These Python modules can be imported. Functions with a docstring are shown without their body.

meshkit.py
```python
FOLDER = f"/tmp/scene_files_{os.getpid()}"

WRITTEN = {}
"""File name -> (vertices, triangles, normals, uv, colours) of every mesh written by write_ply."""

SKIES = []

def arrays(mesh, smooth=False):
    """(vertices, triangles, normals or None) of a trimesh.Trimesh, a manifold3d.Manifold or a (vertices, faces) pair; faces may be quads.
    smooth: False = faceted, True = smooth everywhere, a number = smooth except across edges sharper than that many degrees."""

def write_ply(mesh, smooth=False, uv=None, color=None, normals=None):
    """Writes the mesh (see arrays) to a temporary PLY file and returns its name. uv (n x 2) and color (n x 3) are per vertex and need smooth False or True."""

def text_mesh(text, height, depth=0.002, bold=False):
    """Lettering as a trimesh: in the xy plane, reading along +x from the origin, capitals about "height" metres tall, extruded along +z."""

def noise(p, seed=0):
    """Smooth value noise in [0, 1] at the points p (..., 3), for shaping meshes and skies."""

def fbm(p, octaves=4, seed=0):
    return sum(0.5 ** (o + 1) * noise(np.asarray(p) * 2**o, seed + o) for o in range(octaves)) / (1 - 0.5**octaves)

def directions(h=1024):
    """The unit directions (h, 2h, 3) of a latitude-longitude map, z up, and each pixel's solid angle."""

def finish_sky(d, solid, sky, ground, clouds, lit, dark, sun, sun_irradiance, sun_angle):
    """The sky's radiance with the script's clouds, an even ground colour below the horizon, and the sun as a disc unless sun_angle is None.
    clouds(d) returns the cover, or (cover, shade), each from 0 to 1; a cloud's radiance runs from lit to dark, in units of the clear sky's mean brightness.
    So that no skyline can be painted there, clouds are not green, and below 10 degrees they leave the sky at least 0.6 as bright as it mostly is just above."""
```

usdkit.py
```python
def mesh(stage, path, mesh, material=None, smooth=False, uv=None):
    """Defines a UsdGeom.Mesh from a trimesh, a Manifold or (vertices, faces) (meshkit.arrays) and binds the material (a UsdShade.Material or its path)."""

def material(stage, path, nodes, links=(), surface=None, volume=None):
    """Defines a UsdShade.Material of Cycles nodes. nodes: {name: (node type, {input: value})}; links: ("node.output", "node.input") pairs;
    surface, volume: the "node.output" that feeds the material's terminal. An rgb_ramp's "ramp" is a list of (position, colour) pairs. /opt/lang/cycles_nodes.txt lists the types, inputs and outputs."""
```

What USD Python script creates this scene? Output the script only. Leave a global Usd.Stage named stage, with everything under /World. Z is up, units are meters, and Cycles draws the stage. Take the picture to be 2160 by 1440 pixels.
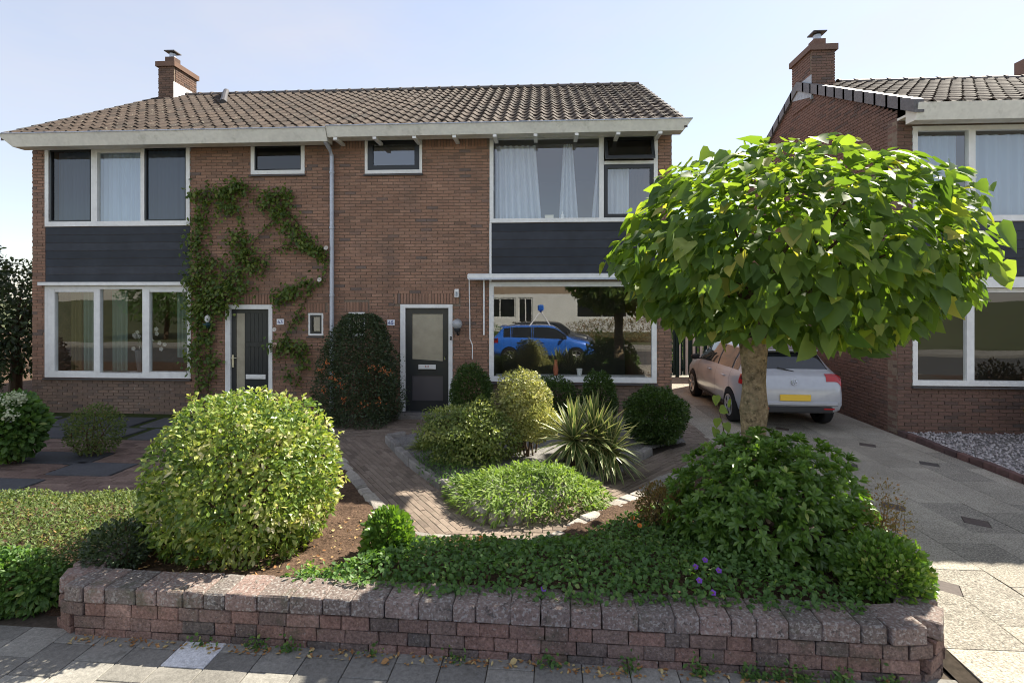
import math, numpy as np, trimesh, usdkit, meshkit
from pxr import Usd, UsdGeom, UsdLux, UsdShade, Sdf, Gf, Vt
from shapely.geometry import Polygon, LineString, Point, box as sbox
from scipy.interpolate import PchipInterpolator

stage = Usd.Stage.CreateInMemory()
UsdGeom.SetStageUpAxis(stage, UsdGeom.Tokens.z)
UsdGeom.SetStageMetersPerUnit(stage, 1.0)
W = '/World'
UsdGeom.Xform.Define(stage, W)
UsdGeom.Scope.Define(stage, W + '/Looks')
RNG = np.random.default_rng(7)

# ------------------------------------------------------------------ camera, sky, sun, exposure
CAM = np.array([0, -10.07, 2.35]); YAW = math.radians(3.4)
cam = UsdGeom.Camera.Define(stage, W + '/camera')
cam.AddTransformOp().Set(Gf.Matrix4d().SetRotate(Gf.Rotation(Gf.Vec3d(1, 0, 0), 90)) * Gf.Matrix4d().SetRotate(Gf.Rotation(Gf.Vec3d(0, 0, 1), 3.4)) * Gf.Matrix4d().SetTranslate(Gf.Vec3d(*map(float, CAM))))
cam.CreateHorizontalApertureAttr(36.0); cam.CreateVerticalApertureAttr(24.0); cam.CreateFocalLengthAttr(18.0)
cam.CreateVerticalApertureOffsetAttr(-92 / 2160 * 36.0)
cam.CreateClippingRangeAttr(Gf.Vec2f(0.05, 5000))
cam.CreateExposureAttr(1.8)
SUN = np.array([0.76, 0.71, 1.0]); SUN = SUN / np.linalg.norm(SUN)
SUN_EL = math.asin(SUN[2]); SUN_ROT = math.atan2(SUN[0], SUN[1])
dome = UsdLux.DomeLight.Define(stage, W + '/sky')
sky = usdkit.material(stage, W + '/Looks/sky', {
    's': ('sky_texture', {'sky_type': 'single_scattering', 'sun_disc': False, 'sun_elevation': SUN_EL, 'sun_rotation': SUN_ROT, 'altitude': 0.0, 'air_density': 1.0, 'aerosol_density': 0.25, 'ozone_density': 1.0}),
    'tc': ('texture_coordinate', {}), 'mp': ('mapping', {'scale': (1.0, 1.0, 2.6)}), 'n': ('noise_texture', {'scale': 1.7, 'detail': 5.0, 'roughness': 0.55}),
    'r': ('map_range', {'from_min': 0.25, 'from_max': 0.75, 'to_min': 0.34, 'to_max': 0.76, 'clamp': True}), 'v': ('mix_color', {'b': (3.5, 3.4, 3.55), 'use_clamp': False}),
    'b': ('background_shader', {'strength': 0.071})}, [('tc.generated', 'mp.vector'), ('mp.vector', 'n.vector'), ('n.fac', 'r.value'), ('r.result', 'v.fac'), ('s.color', 'v.a'), ('v.result', 'b.color')], surface='b.background')
UsdShade.MaterialBindingAPI.Apply(dome.GetPrim()).Bind(sky)
dome.GetPrim().SetCustomDataByKey('kind', 'structure')
sun = UsdLux.DistantLight.Define(stage, W + '/sun')
sun.CreateNormalizeAttr(True); sun.CreateIntensityAttr(0.98); sun.CreateAngleAttr(0.5); sun.CreateColorAttr(Gf.Vec3f(1.0, 0.93, 0.80))
_z = Gf.Vec3d(*map(float, SUN))
sun.AddTransformOp().Set(Gf.Matrix4d().SetRotate(Gf.Rotation(Gf.Vec3d(0, 0, 1), _z)))

# ------------------------------------------------------------------ helpers
_used = {}
def numbered(parent, name):
    k = parent + '/' + name
    n = _used.get(k, 0); _used[k] = n + 1
    return k if n == 0 else f'{k}_{n:03d}'

def tag(path, label=None, cat=None, group=None, kind=None):
    p = stage.GetPrimAtPath(path)
    for k, v in (('label', label), ('category', cat), ('group', group), ('kind', kind)):
        if v: p.SetCustomDataByKey(k, v)
    return path

def thing(name, label, cat, group=None, loc=None, rz=0.0, kind=None):
    path = numbered(W, name)
    x = UsdGeom.Xform.Define(stage, path)
    if loc is not None:
        x.AddTranslateOp().Set(Gf.Vec3d(*map(float, loc)))
        if rz: x.AddRotateZOp().Set(float(rz))
    return tag(path, label, cat, group, kind)

def struct(name):
    path = numbered(W, name); UsdGeom.Xform.Define(stage, path)
    return tag(path, kind='structure')

def part(name, parent):
    path = numbered(parent, name); UsdGeom.Xform.Define(stage, path)
    return path

BOXF = np.array([[0, 2, 1], [0, 3, 2], [4, 5, 6], [4, 6, 7], [0, 1, 5], [0, 5, 4], [1, 2, 6], [1, 6, 5], [2, 3, 7], [2, 7, 6], [3, 0, 4], [3, 4, 7]])
# chamfered box topology: hull of 24 points on the unit cube
def _chamf():
    c = []
    for sx in (-1, 1):
        for sy in (-1, 1):
            for sz in (-1, 1):
                for a in range(3): c.append((sx, sy, sz, a))
    pts = np.array([[s[k] - (0 if k == s[3] else s[k] * 0.2) for k in range(3)] for s in c], float)
    h = trimesh.convex.convex_hull(pts, qhull_options='QbB Pp Qt')
    idx = [int(np.argmin(np.linalg.norm(pts - v, axis=1))) for v in h.vertices]
    return [c[i] for i in idx], np.array(h.faces)
CHC, CHF = _chamf()
CHS = np.array([s[:3] for s in CHC], float); CHA = np.array([s[3] for s in CHC])

class MB:
    def __init__(s): s.v, s.f, s.t, s.n = [], [], [], 0
    def add(s, v, f, tone=None):
        v = np.asarray(v, float).reshape(-1, 3); f = np.asarray(f, int)
        if f.ndim == 2 and f.shape[1] == 4: f = np.vstack([f[:, [0, 1, 2]], f[:, [0, 2, 3]]])
        s.v.append(v); s.f.append(f + s.n); s.n += len(v)
        t = RNG.random() if tone is None else tone
        s.t.append(np.broadcast_to(np.asarray(t, float), (len(v),)))
        return s
    def box(s, x0, x1, y0, y1, z0, z1, tone=None):
        s.add([[x0, y0, z0], [x1, y0, z0], [x1, y1, z0], [x0, y1, z0], [x0, y0, z1], [x1, y0, z1], [x1, y1, z1], [x0, y1, z1]], BOXF, tone); return s
    def cbox(s, c, h, b, rz=0.0, tone=None, jit=0.0):
        """chamfered box: centre, half sizes, chamfer, rotation"""
        h = np.asarray(h, float)
        v = CHS * h
        for k in range(3): v[:, k] -= np.where(CHA == k, 0, CHS[:, k] * b)
        if jit: v = v + RNG.normal(0, jit, v.shape)
        cs, sn = math.cos(rz), math.sin(rz)
        v = np.stack([v[:, 0] * cs - v[:, 1] * sn, v[:, 0] * sn + v[:, 1] * cs, v[:, 2]], 1) + np.asarray(c, float)
        s.add(v, CHF, tone); return s
    def tm(s, m, tone=None):
        v, f, _ = meshkit.arrays(m, False); s.add(v, f, tone); return s
    def tube(s, pts, r, sides=8, tone=None, caps=True):
        p = np.asarray(pts, float); r = np.broadcast_to(np.asarray(r, float), (len(p),))
        t = np.gradient(p, axis=0); t /= np.linalg.norm(t, axis=1, keepdims=True) + 1e-12
        a = np.cross(t, np.where(np.abs(t[:, 2:]) < 0.9, [0, 0, 1.0], [1.0, 0, 0])); a /= np.linalg.norm(a, axis=1, keepdims=True) + 1e-12
        b = np.cross(t, a); g = np.arange(sides) * 2 * np.pi / sides
        v = p[:, None] + r[:, None, None] * (np.cos(g)[None, :, None] * a[:, None] + np.sin(g)[None, :, None] * b[:, None])
        i, j = np.meshgrid(np.arange(len(p) - 1), np.arange(sides), indexing='ij')
        q = np.stack([i * sides + j, i * sides + (j + 1) % sides, (i + 1) * sides + (j + 1) % sides, (i + 1) * sides + j], -1).reshape(-1, 4)
        f = np.vstack([q[:, [0, 1, 2]], q[:, [0, 2, 3]]]); v = v.reshape(-1, 3)
        if caps:
            n = len(v); v = np.vstack([v, p[0], p[-1]]); L = (len(p) - 1) * sides
            k = np.arange(sides)
            f = np.vstack([f, np.stack([np.full(sides, n), (k + 1) % sides, k], 1), np.stack([np.full(sides, n + 1), L + k, L + (k + 1) % sides], 1)])
        s.add(v, f, tone); return s
    def lathe(s, prof, c, sides=20, tone=None, axis='z'):
        """prof: (radius, height) pairs"""
        pr = np.asarray(prof, float); g = np.arange(sides) * 2 * np.pi / sides
        v = np.stack([pr[:, 0, None] * np.cos(g), pr[:, 0, None] * np.sin(g), np.broadcast_to(pr[:, 1, None], (len(pr), sides))], -1)
        if axis == 'x': v = v[..., [2, 0, 1]]
        if axis == 'y': v = v[..., [1, 2, 0]]
        i, j = np.meshgrid(np.arange(len(pr) - 1), np.arange(sides), indexing='ij')
        q = np.stack([i * sides + j, i * sides + (j + 1) % sides, (i + 1) * sides + (j + 1) % sides, (i + 1) * sides + j], -1).reshape(-1, 4)
        s.add(v.reshape(-1, 3) + np.asarray(c, float), q, tone); return s
    def frame(s, x0, x1, z0, z1, t, y0, y1, tb=None, tone=0.5):
        tb = t if tb is None else tb
        s.box(x0, x0 + t, y0, y1, z0, z1, tone); s.box(x1 - t, x1, y0, y1, z0, z1, tone)
        s.box(x0 + t, x1 - t, y0, y1, z1 - t, z1, tone); s.box(x0 + t, x1 - t, y0, y1, z0, z0 + tb, tone); return s
    def poly(s, pg, z0, z1, tone=None, tilt=None):
        """convex-ish polygon slab with top and sides"""
        c = np.array(pg.exterior.coords)[:-1]
        if Polygon(c).exterior.is_ccw is False: c = c[::-1]
        n = len(c); zt = np.full(n, z1) if tilt is None else z1 + (c - c.mean(0)) @ np.asarray(tilt)
        v = np.vstack([np.c_[c, np.full(n, z0)], np.c_[c, zt]])
        f = [[n, n + i, n + i + 1] for i in range(1, n - 1)]
        for i in range(n): j = (i + 1) % n; f += [[i, j, n + j], [i, n + j, n + i]]
        s.add(v, f, tone); return s
    def put(s, name, material, parent=W, smooth=False):
        path = numbered(parent, name)
        v, f = np.vstack(s.v), np.vstack(s.f)
        m = usdkit.mesh(stage, path, (v, f), material, smooth=smooth)
        if smooth is False or smooth is True:
            pv = UsdGeom.PrimvarsAPI(m).CreatePrimvar('tone', Sdf.ValueTypeNames.FloatArray, 'vertex')
            pv.Set(Vt.FloatArray.FromNumpy(np.concatenate(s.t).astype(np.float32)))
        return path

# ------------------------------------------------------------------ materials
def mat(name, col, rough=0.6, spec=0.5, metal=0.0, var=None, bump=None, transl=None, speck=None, coat=0.0, stain=None, hue=None):
    """col: one colour or a ramp over the mesh's 'tone'. var: (noise scale, amount). bump: (scale, strength, metres). transl: (share, colour gain). speck: list of (scale, lo, hi, colour, amount)."""
    N = {'p': ('principled_bsdf', {'roughness': rough, 'specular_ior_level': spec, 'metallic': metal, 'coat_weight': coat, 'coat_roughness': 0.08}), 'g': ('geometry', {})}
    L = []
    if isinstance(col[0], (tuple, list)):
        N['a'] = ('attribute', {'attribute': 'tone'}); N['r'] = ('rgb_ramp', {'ramp': [(float(a), c) for a, c in col]})
        L.append(('a.fac', 'r.fac')); cur = 'r.color'
    else:
        N['c'] = ('color', {'value': col}); cur = 'c.color'
    for i, (sc, am) in enumerate(var if isinstance(var, list) else [var] if var else []):
        N[f'n{i}'] = ('noise_texture', {'scale': sc, 'detail': 4.0, 'roughness': 0.6}); L.append(('g.position', f'n{i}.vector'))
        N[f'm{i}'] = ('map_range', {'from_min': 0.3, 'from_max': 0.7, 'to_min': 1 - am, 'to_max': 1 + am, 'clamp': False}); L.append((f'n{i}.fac', f'm{i}.value'))
        N[f'x{i}'] = ('mix_color', {'blend_type': 'multiply', 'fac': 1.0}); L += [(cur, f'x{i}.a'), (f'm{i}.result', f'x{i}.b')]; cur = f'x{i}.result'
    for i, (sc, lo, hi, c2, am) in enumerate(speck or []):
        N[f's{i}'] = ('noise_texture', {'scale': sc, 'detail': 3.0, 'roughness': 0.65}); L.append(('g.position', f's{i}.vector'))
        N[f't{i}'] = ('map_range', {'from_min': lo, 'from_max': hi, 'to_min': 0.0, 'to_max': am, 'clamp': True}); L.append((f's{i}.fac', f't{i}.value'))
        N[f'y{i}'] = ('mix_color', {'blend_type': 'mix', 'b': c2}); L += [(cur, f'y{i}.a'), (f't{i}.result', f'y{i}.fac')]; cur = f'y{i}.result'
    L.append((cur, 'p.base_color'))
    if bump:
        N['bn'] = ('noise_texture', {'scale': bump[0], 'detail': 4.0, 'roughness': 0.6}); N['b'] = ('bump', {'strength': bump[1], 'distance': bump[2]})
        L += [('g.position', 'bn.vector'), ('bn.fac', 'b.height'), ('b.normal', 'p.normal')]
    out = 'p.BSDF'
    if transl:
        N['tc'] = ('mix_color', {'blend_type': 'multiply', 'fac': 1.0, 'b': transl[1], 'use_clamp': False}); N['tl'] = ('translucent_bsdf', {}); N['mx'] = ('mix_closure', {'fac': transl[0]})
        L += [(cur, 'tc.a'), ('tc.result', 'tl.color'), ('p.BSDF', 'mx.closure1'), ('tl.BSDF', 'mx.closure2')]; out = 'mx.closure'
    return usdkit.material(stage, f'{W}/Looks/{name}', N, L, surface=out)

def pane_mat(name, ior=1.5, tint=(0.96, 0.98, 0.97), rough=0.0, fac=None, wob=None):
    N = {'t': ('transparent_bsdf', {'color': tint}), 'g': ('glossy_bsdf', {'color': (1, 1, 1), 'roughness': rough}), 'f': ('fresnel', {'IOR': ior}), 'm': ('mix_closure', {})}
    N |= {'ge': ('geometry', {}), 'mf': ('mix_float', {'b': .12})}
    L = [('f.fac', 'mf.a'), ('ge.backfacing', 'mf.fac'), ('mf.result', 'm.fac'), ('t.BSDF', 'm.closure1'), ('g.BSDF', 'm.closure2')]
    if wob:
        N |= {'n': ('noise_texture', {'scale': wob[0], 'detail': 1.0}), 'b': ('bump', {'strength': wob[1], 'distance': wob[2]})}
        L += [('ge.position', 'n.vector'), ('n.fac', 'b.height'), ('b.normal', 'g.normal')]
    return usdkit.material(stage, f'{W}/Looks/{name}', N, L, surface='m.closure')

M = {}
M['brick'] = mat('brick', [(0, (.185, .115, .082)), (.2, (.235, .138, .096)), (.45, (.265, .152, .103)), (.7, (.295, .175, .12)), (.9, (.225, .137, .102)), (1, (.15, .11, .093))], .9, .25, var=[(.8, .16), (3.1, .10), (60, .22)], bump=(90, .5, .004), speck=[(1.4, .52, .72, (.09, .075, .065), .45), (24, .66, .72, (.36, .31, .26), .35)])
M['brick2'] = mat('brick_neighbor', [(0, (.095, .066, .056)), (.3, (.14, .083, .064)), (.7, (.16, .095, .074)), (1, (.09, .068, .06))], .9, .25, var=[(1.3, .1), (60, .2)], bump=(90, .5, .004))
M['brick_low'] = mat('brick_plinth', [(0, (.11, .085, .07)), (.5, (.165, .115, .088)), (1, (.19, .13, .095))], .9, .25, var=[(1.1, .15), (60, .2)], bump=(90, .5, .004), speck=[(9, .62, .72, (.38, .36, .32), .5)])
M['brick_dark'] = mat('chimney_brick', [(0, (.07, .05, .042)), (.5, (.115, .07, .052)), (1, (.15, .09, .065))], .9, .25, var=[(1.3, .15), (60, .2)], bump=(90, .5, .004))
M['mortar'] = mat('mortar', (.19, .15, .115), .95, .1, var=[(30, .2)], bump=(120, .4, .003))
M['tile'] = mat('roof_tile', [(0, (.042, .034, .028)), (.3, (.060, .045, .036)), (.7, (.080, .059, .046)), (1, (.058, .047, .04))], .8, .2, var=[(1.5, .14), (35, .2)], bump=(70, .4, .003), speck=[(14, .6, .7, (.30, .29, .22), .45)])
M['ridge'] = mat('ridge_tile', [(0, (.055, .05, .048)), (1, (.10, .08, .07))], .7, .4, var=[(20, .25)], bump=(60, .4, .004), speck=[(14, .6, .7, (.25, .25, .2), .4)])
M['verge'] = mat('verge_tile', [(0, (.085, .082, .085)), (1, (.12, .11, .108))], .6, .4, var=[(20, .25)])
M['white'] = mat('white_paint', (.70, .70, .675), .5, .4, var=[(1.5, .07), (9, .06)], speck=[(7, .62, .75, (.42, .41, .36), .35)])
M['cream'] = mat('cream_paint', (.62, .60, .53), .55, .35, var=[(1.5, .08), (12, .06)], speck=[(5, .58, .72, (.33, .32, .26), .45)])
M['clad'] = mat('cladding_paint', [(0, (.017, .021, .028)), (1, (.030, .034, .043))], .6, .35, var=[(1.2, .25), (6, .2)], bump=(40, .2, .002))
M['black'] = mat('black_paint', (.016, .018, .019), .32, .5, var=[(5, .15)])
M['zinc'] = mat('zinc', (.42, .45, .50), .45, .5, metal=.35, var=[(4, .12), (30, .08)])
M['lead'] = mat('lead', (.30, .33, .36), .6, .4, var=[(12, .2)])
M['whiteflash'] = mat('white_flashing', (.68, .70, .72), .5, .4, var=[(9, .12)])
M['sill'] = mat('sill_tile', (.055, .05, .05), .5, .5, var=[(20, .2)])
M['pane'] = pane_mat('window_pane', 1.9, wob=(1.3, .35, .004))
M['pane_big'] = pane_mat('large_window_pane', 2.3, wob=(.9, .25, .003))
M['pane_sky'] = pane_mat('upper_window_pane', 2.5, wob=(1.1, .3, .004))
M['pane_dark'] = pane_mat('dark_window_pane', 1.75, tint=(.42, .43, .45), wob=(1.3, .3, .004))
M['frost'] = mat('frosted_glass', (.30, .27, .20), .28, .6, var=[(6, .12)], bump=(160, .5, .004))
M['curtain'] = mat('white_curtain', (.70, .76, .84), .9, .1, transl=(.3, (1, 1, 1)), var=[(3, .05)])
M['sheer'] = mat('sky_tinted_sheer', (.42, .55, .72), .9, .1, transl=(.3, (1, 1, 1)))  # blue of the sky reflected in the panes is put into the curtain colour
M['tan_curtain'] = mat('tan_curtain', (.10, .075, .035), .9, .1)
M['green_curtain'] = mat('pale_green_curtain', (.22, .29, .25), .9, .1, transl=(.3, (1, 1, 1)))
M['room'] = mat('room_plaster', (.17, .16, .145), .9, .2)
M['soil'] = mat('garden_soil', (.085, .055, .038), .95, .1, var=[(4, .3), (40, .45)], bump=(25, .9, .03), speck=[(60, .6, .68, (.26, .17, .10), .7)])
M['gravel_bed'] = mat('grey_gravel', (.22, .21, .20), .95, .2, var=[(60, .5), (9, .15)], bump=(70, 1, .02))
M['ground'] = mat('field_ground', (.08, .09, .045), .95, .1, var=[(.3, .2), (8, .3)])
M['asphalt'] = mat('asphalt', (.07, .07, .068), .9, .3, var=[(.8, .12), (150, .4)], bump=(160, .6, .006))
M['path'] = mat('clay_paver', [(0, (.15, .118, .095)), (.5, (.21, .165, .13)), (1, (.25, .20, .16))], .9, .25, var=[(1.2, .14), (50, .25)], bump=(70, .5, .004))
M['joint'] = mat('joint_sand', (.085, .07, .055), .95, .1, var=[(30, .3)])
M['redpave'] = mat('red_paver', [(0, (.12, .082, .068)), (.5, (.175, .12, .098)), (1, (.22, .155, .125))], .9, .25, var=[(1.0, .2), (50, .25)], bump=(70, .5, .004))
M['slate'] = mat('dark_flagstone', [(0, (.05, .052, .06)), (1, (.085, .085, .092))], .7, .4, var=[(2, .2), (40, .25)], bump=(30, .4, .006))
M['moss'] = mat('moss', (.045, .06, .018), .95, .1, var=[(20, .4)], bump=(80, .9, .02))
M['agg'] = mat('exposed_aggregate', [(0, (.25, .23, .195)), (.5, (.325, .297, .245)), (1, (.39, .355, .295))], .95, .15, var=[(.9, .18), (6, .12), (70, .5)], bump=(70, 1.0, .012), speck=[(55, .52, .6, (.52, .48, .41), .6), (48, .58, .66, (.07, .06, .055), .7)])
M['inset'] = mat('dark_inset_tile', [(0, (.075, .068, .065)), (1, (.13, .095, .08))], .85, .3, var=[(30, .2)])
M['stile'] = mat('concrete_tile', [(0, (.185, .175, .155)), (.5, (.235, .225, .20)), (.93, (.285, .27, .235)), (.97, (.60, .60, .60)), (1, (.64, .64, .64))], .9, .25, var=[(1.1, .18), (45, .22), (160, .2)], bump=(120, .5, .004), speck=[(7, .62, .75, (.08, .075, .06), .5)])
M['block'] = mat('retaining_block', [(0, (.105, .088, .078)), (.35, (.155, .112, .095)), (.65, (.19, .115, .092)), (1, (.21, .14, .115))], .95, .15, var=[(1.2, .28), (9, .16), (55, .42), (150, .2)], speck=[(3.2, .56, .7, (.055, .06, .04), .6), (60, .62, .68, (.33, .31, .28), .5)], bump=(70, .9, .008))
M['coping'] = mat('coping_block', [(0, (.14, .12, .108)), (.5, (.19, .148, .13)), (1, (.225, .16, .138))], .95, .15, var=[(1.3, .25), (55, .35)], bump=(70, .9, .008), speck=[(45, .53, .6, (.38, .37, .345), .55), (26, .60, .66, (.045, .043, .04), .7), (4, .58, .7, (.06, .068, .035), .55)])
M['sett'] = mat('granite_sett', [(0, (.23, .21, .19)), (1, (.40, .36, .31))], .9, .3, var=[(9, .2), (70, .3)], bump=(45, .8, .012))
M['edging'] = mat('concrete_edging', [(0, (.17, .16, .15)), (1, (.26, .24, .22))], .9, .25, var=[(5, .25), (60, .25)], bump=(50, .6, .006))
M['curbred'] = mat('dark_edging_brick', [(0, (.07, .05, .05)), (1, (.15, .085, .075))], .9, .25, var=[(9, .25)], bump=(70, .5, .004))
M['pebble'] = mat('pebble', [(0, (.24, .22, .22)), (.5, (.36, .33, .33)), (1, (.5, .47, .46))], .85, .3)
M['bark'] = mat('bark', (.27, .205, .125), .95, .1, var=[(3, .25), (22, .45)], bump=(34, 1.0, .025), speck=[(13, .56, .66, (.075, .06, .035), .75), (30, .6, .68, (.38, .33, .22), .5), (5, .6, .72, (.12, .13, .07), .5)])
M['wood'] = mat('brown_stem', (.095, .065, .04), .9, .2, var=[(20, .3)])
def leafm(name, ramp, tr=.42, gain=(1.5, 1.6, .7), rough=.42, spec=.45, k=1.4): return mat(name, [(a, tuple(k * x for x in c)) for a, c in ramp], rough, spec, transl=(tr, gain))
M['catalpa'] = leafm('catalpa_leaf', [(0, (.048, .09, .024)), (.5, (.09, .145, .034)), (.9, (.15, .20, .048)), (1, (.25, .24, .07))], .45, (1.9, 1.9, .5), .55, .3)
M['privet'] = leafm('golden_leaf', [(0, (.055, .10, .022)), (.3, (.11, .17, .032)), (.6, (.20, .255, .055)), (.85, (.31, .33, .11)), (1, (.46, .43, .28))], .40, (1.35, 1.3, .6), .35, .5)
M['rhodo'] = leafm('glossy_green_leaf', [(0, (.05, .10, .02)), (.5, (.09, .16, .032)), (.9, (.15, .23, .045)), (1, (.26, .29, .09))], .35, (1.6, 1.7, .5), .34, .5)
M['dark'] = leafm('dark_leaf', [(0, (.022, .036, .017)), (.6, (.042, .064, .027)), (1, (.075, .10, .042))], .25, (1.4, 1.5, .6), .38, .5)
M['box'] = leafm('box_leaf', [(0, (.025, .05, .012)), (.6, (.05, .09, .02)), (1, (.085, .13, .03))], .3, (1.4, 1.5, .6), .4, .5)
M['varieg'] = leafm('variegated_leaf', [(0, (.12, .14, .05)), (.4, (.24, .25, .09)), (.8, (.38, .36, .15)), (1, (.46, .42, .2))], .35, (1.3, 1.3, .8), .4)
M['euon'] = leafm('euonymus_leaf', [(0, (.055, .09, .024)), (.5, (.125, .165, .045)), (1, (.30, .32, .11))], .35, (1.4, 1.4, .7), .4)
M['yucca'] = mat('yucca_blade', [(0, (.09, .14, .05)), (.45, (.16, .22, .07)), (.55, (.50, .48, .21)), (1, (.62, .57, .28))], .4, .5, transl=(.25, (1.2, 1.2, .8)))
M['juniper'] = leafm('juniper_spray', [(0, (.08, .13, .028)), (.5, (.15, .22, .05)), (1, (.26, .31, .08))], .38, (1.3, 1.4, .6), .55, .3)
M['cover'] = leafm('ground_cover_leaf', [(0, (.040, .085, .024)), (.5, (.075, .14, .038)), (.9, (.12, .195, .05)), (1, (.20, .24, .07))], .38, (1.6, 1.7, .6), .5, .35)
M['lowhedge'] = leafm('low_hedge_leaf', [(0, (.05, .085, .025)), (.5, (.09, .125, .035)), (.85, (.13, .15, .045)), (1, (.24, .14, .06))], .35, (1.3, 1.3, .7), .5, .35)
M['climber'] = leafm('climber_leaf', [(0, (.035, .065, .015)), (.5, (.07, .115, .02)), (1, (.14, .17, .03))], .35, (1.4, 1.4, .6), .45)
M['rust'] = leafm('rust_leaf', [(0, (.10, .10, .03)), (.5, (.17, .12, .04)), (1, (.25, .10, .05))], .35, (1.2, 1.2, .7), .5)
M['hydr'] = mat('hydrangea_flower', [(0, (.42, .5, .30)), (1, (.62, .64, .46))], .7, .3, transl=(.3, (1, 1, 1)))
M['dryleaf'] = mat('dry_leaf', [(0, (.22, .10, .04)), (.5, (.36, .2, .08)), (1, (.5, .42, .2))], .8, .2)
M['purple'] = mat('purple_petal', (.26, .09, .55), .6, .3, transl=(.3, (1.2, 1, 1.2)))
M['orange'] = mat('orange_petal', (.85, .27, .05), .6, .3, transl=(.3, (1, 1, 1)))
M['whitefl'] = mat('white_petal', (.75, .72, .66), .6, .3, transl=(.3, (1, 1, 1)))
M['pinkfl'] = mat('pale_pink_petal', (.62, .42, .36), .6, .3)
M['berry'] = mat('orange_berry', [(0, (.42, .09, .02)), (1, (.55, .17, .04))], .35, .5)
M['silver'] = mat('silver_car_paint', (.37, .38, .405), .32, .5, metal=.25, coat=.5, var=[(2, .05), (14, .04)])
M['blue'] = mat('blue_car_paint', (.03, .17, .68), .3, .5, metal=.1, coat=.9)
M['grey'] = mat('grey_car_paint', (.06, .065, .07), .3, .5, metal=.3, coat=.9)
M['carglass'] = mat('car_glass', (.012, .015, .017), .04, .8)
M['tyre'] = mat('tyre_rubber', (.018, .018, .019), .85, .2)
M['trim'] = mat('black_plastic', (.02, .02, .021), .6, .4)
M['rim'] = mat('alloy_rim', (.55, .55, .56), .32, .5, metal=.8)
M['redlamp'] = mat('tail_lamp_red', (.33, .010, .012), .12, .7)
M['darkred'] = mat('tail_lamp_dark', (.06, .006, .01), .12, .7)
M['yellow'] = mat('plate_yellow', (.72, .47, .05), .5, .4)
M['chrome'] = mat('chrome', (.6, .6, .6), .12, .5, metal=1.0)
M['gate_green'] = mat('gate_green_paint', (.012, .035, .032), .5, .4)
M['plaque'] = mat('enamel_white', (.75, .77, .80), .3, .5)
M['plaqueblue'] = mat('enamel_blue', (.05, .07, .22), .3, .5)
M['globe'] = mat('smoked_globe', (.33, .34, .35), .12, .7)
M['teal'] = mat('teal_lamp_metal', (.02, .06, .065), .5, .5)
M['brass'] = mat('pale_brass', (.6, .55, .38), .35, .5, metal=.6)
M['terracotta'] = mat('terracotta', (.42, .13, .07), .7, .3)
M['cardboard'] = mat('cream_card', (.6, .54, .40), .8, .2)
M['oppbrick'] = mat('opposite_brick', (.33, .25, .18), .9, .2, var=[(2, .12), (30, .15)])

# ------------------------------------------------------------------ generators
def pick300(items, key, n=300):
    """indices of the n items with the smallest key, and the rest"""
    o = np.argsort(key, kind='stable'); return list(o[:n]), list(o[n:])

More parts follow.
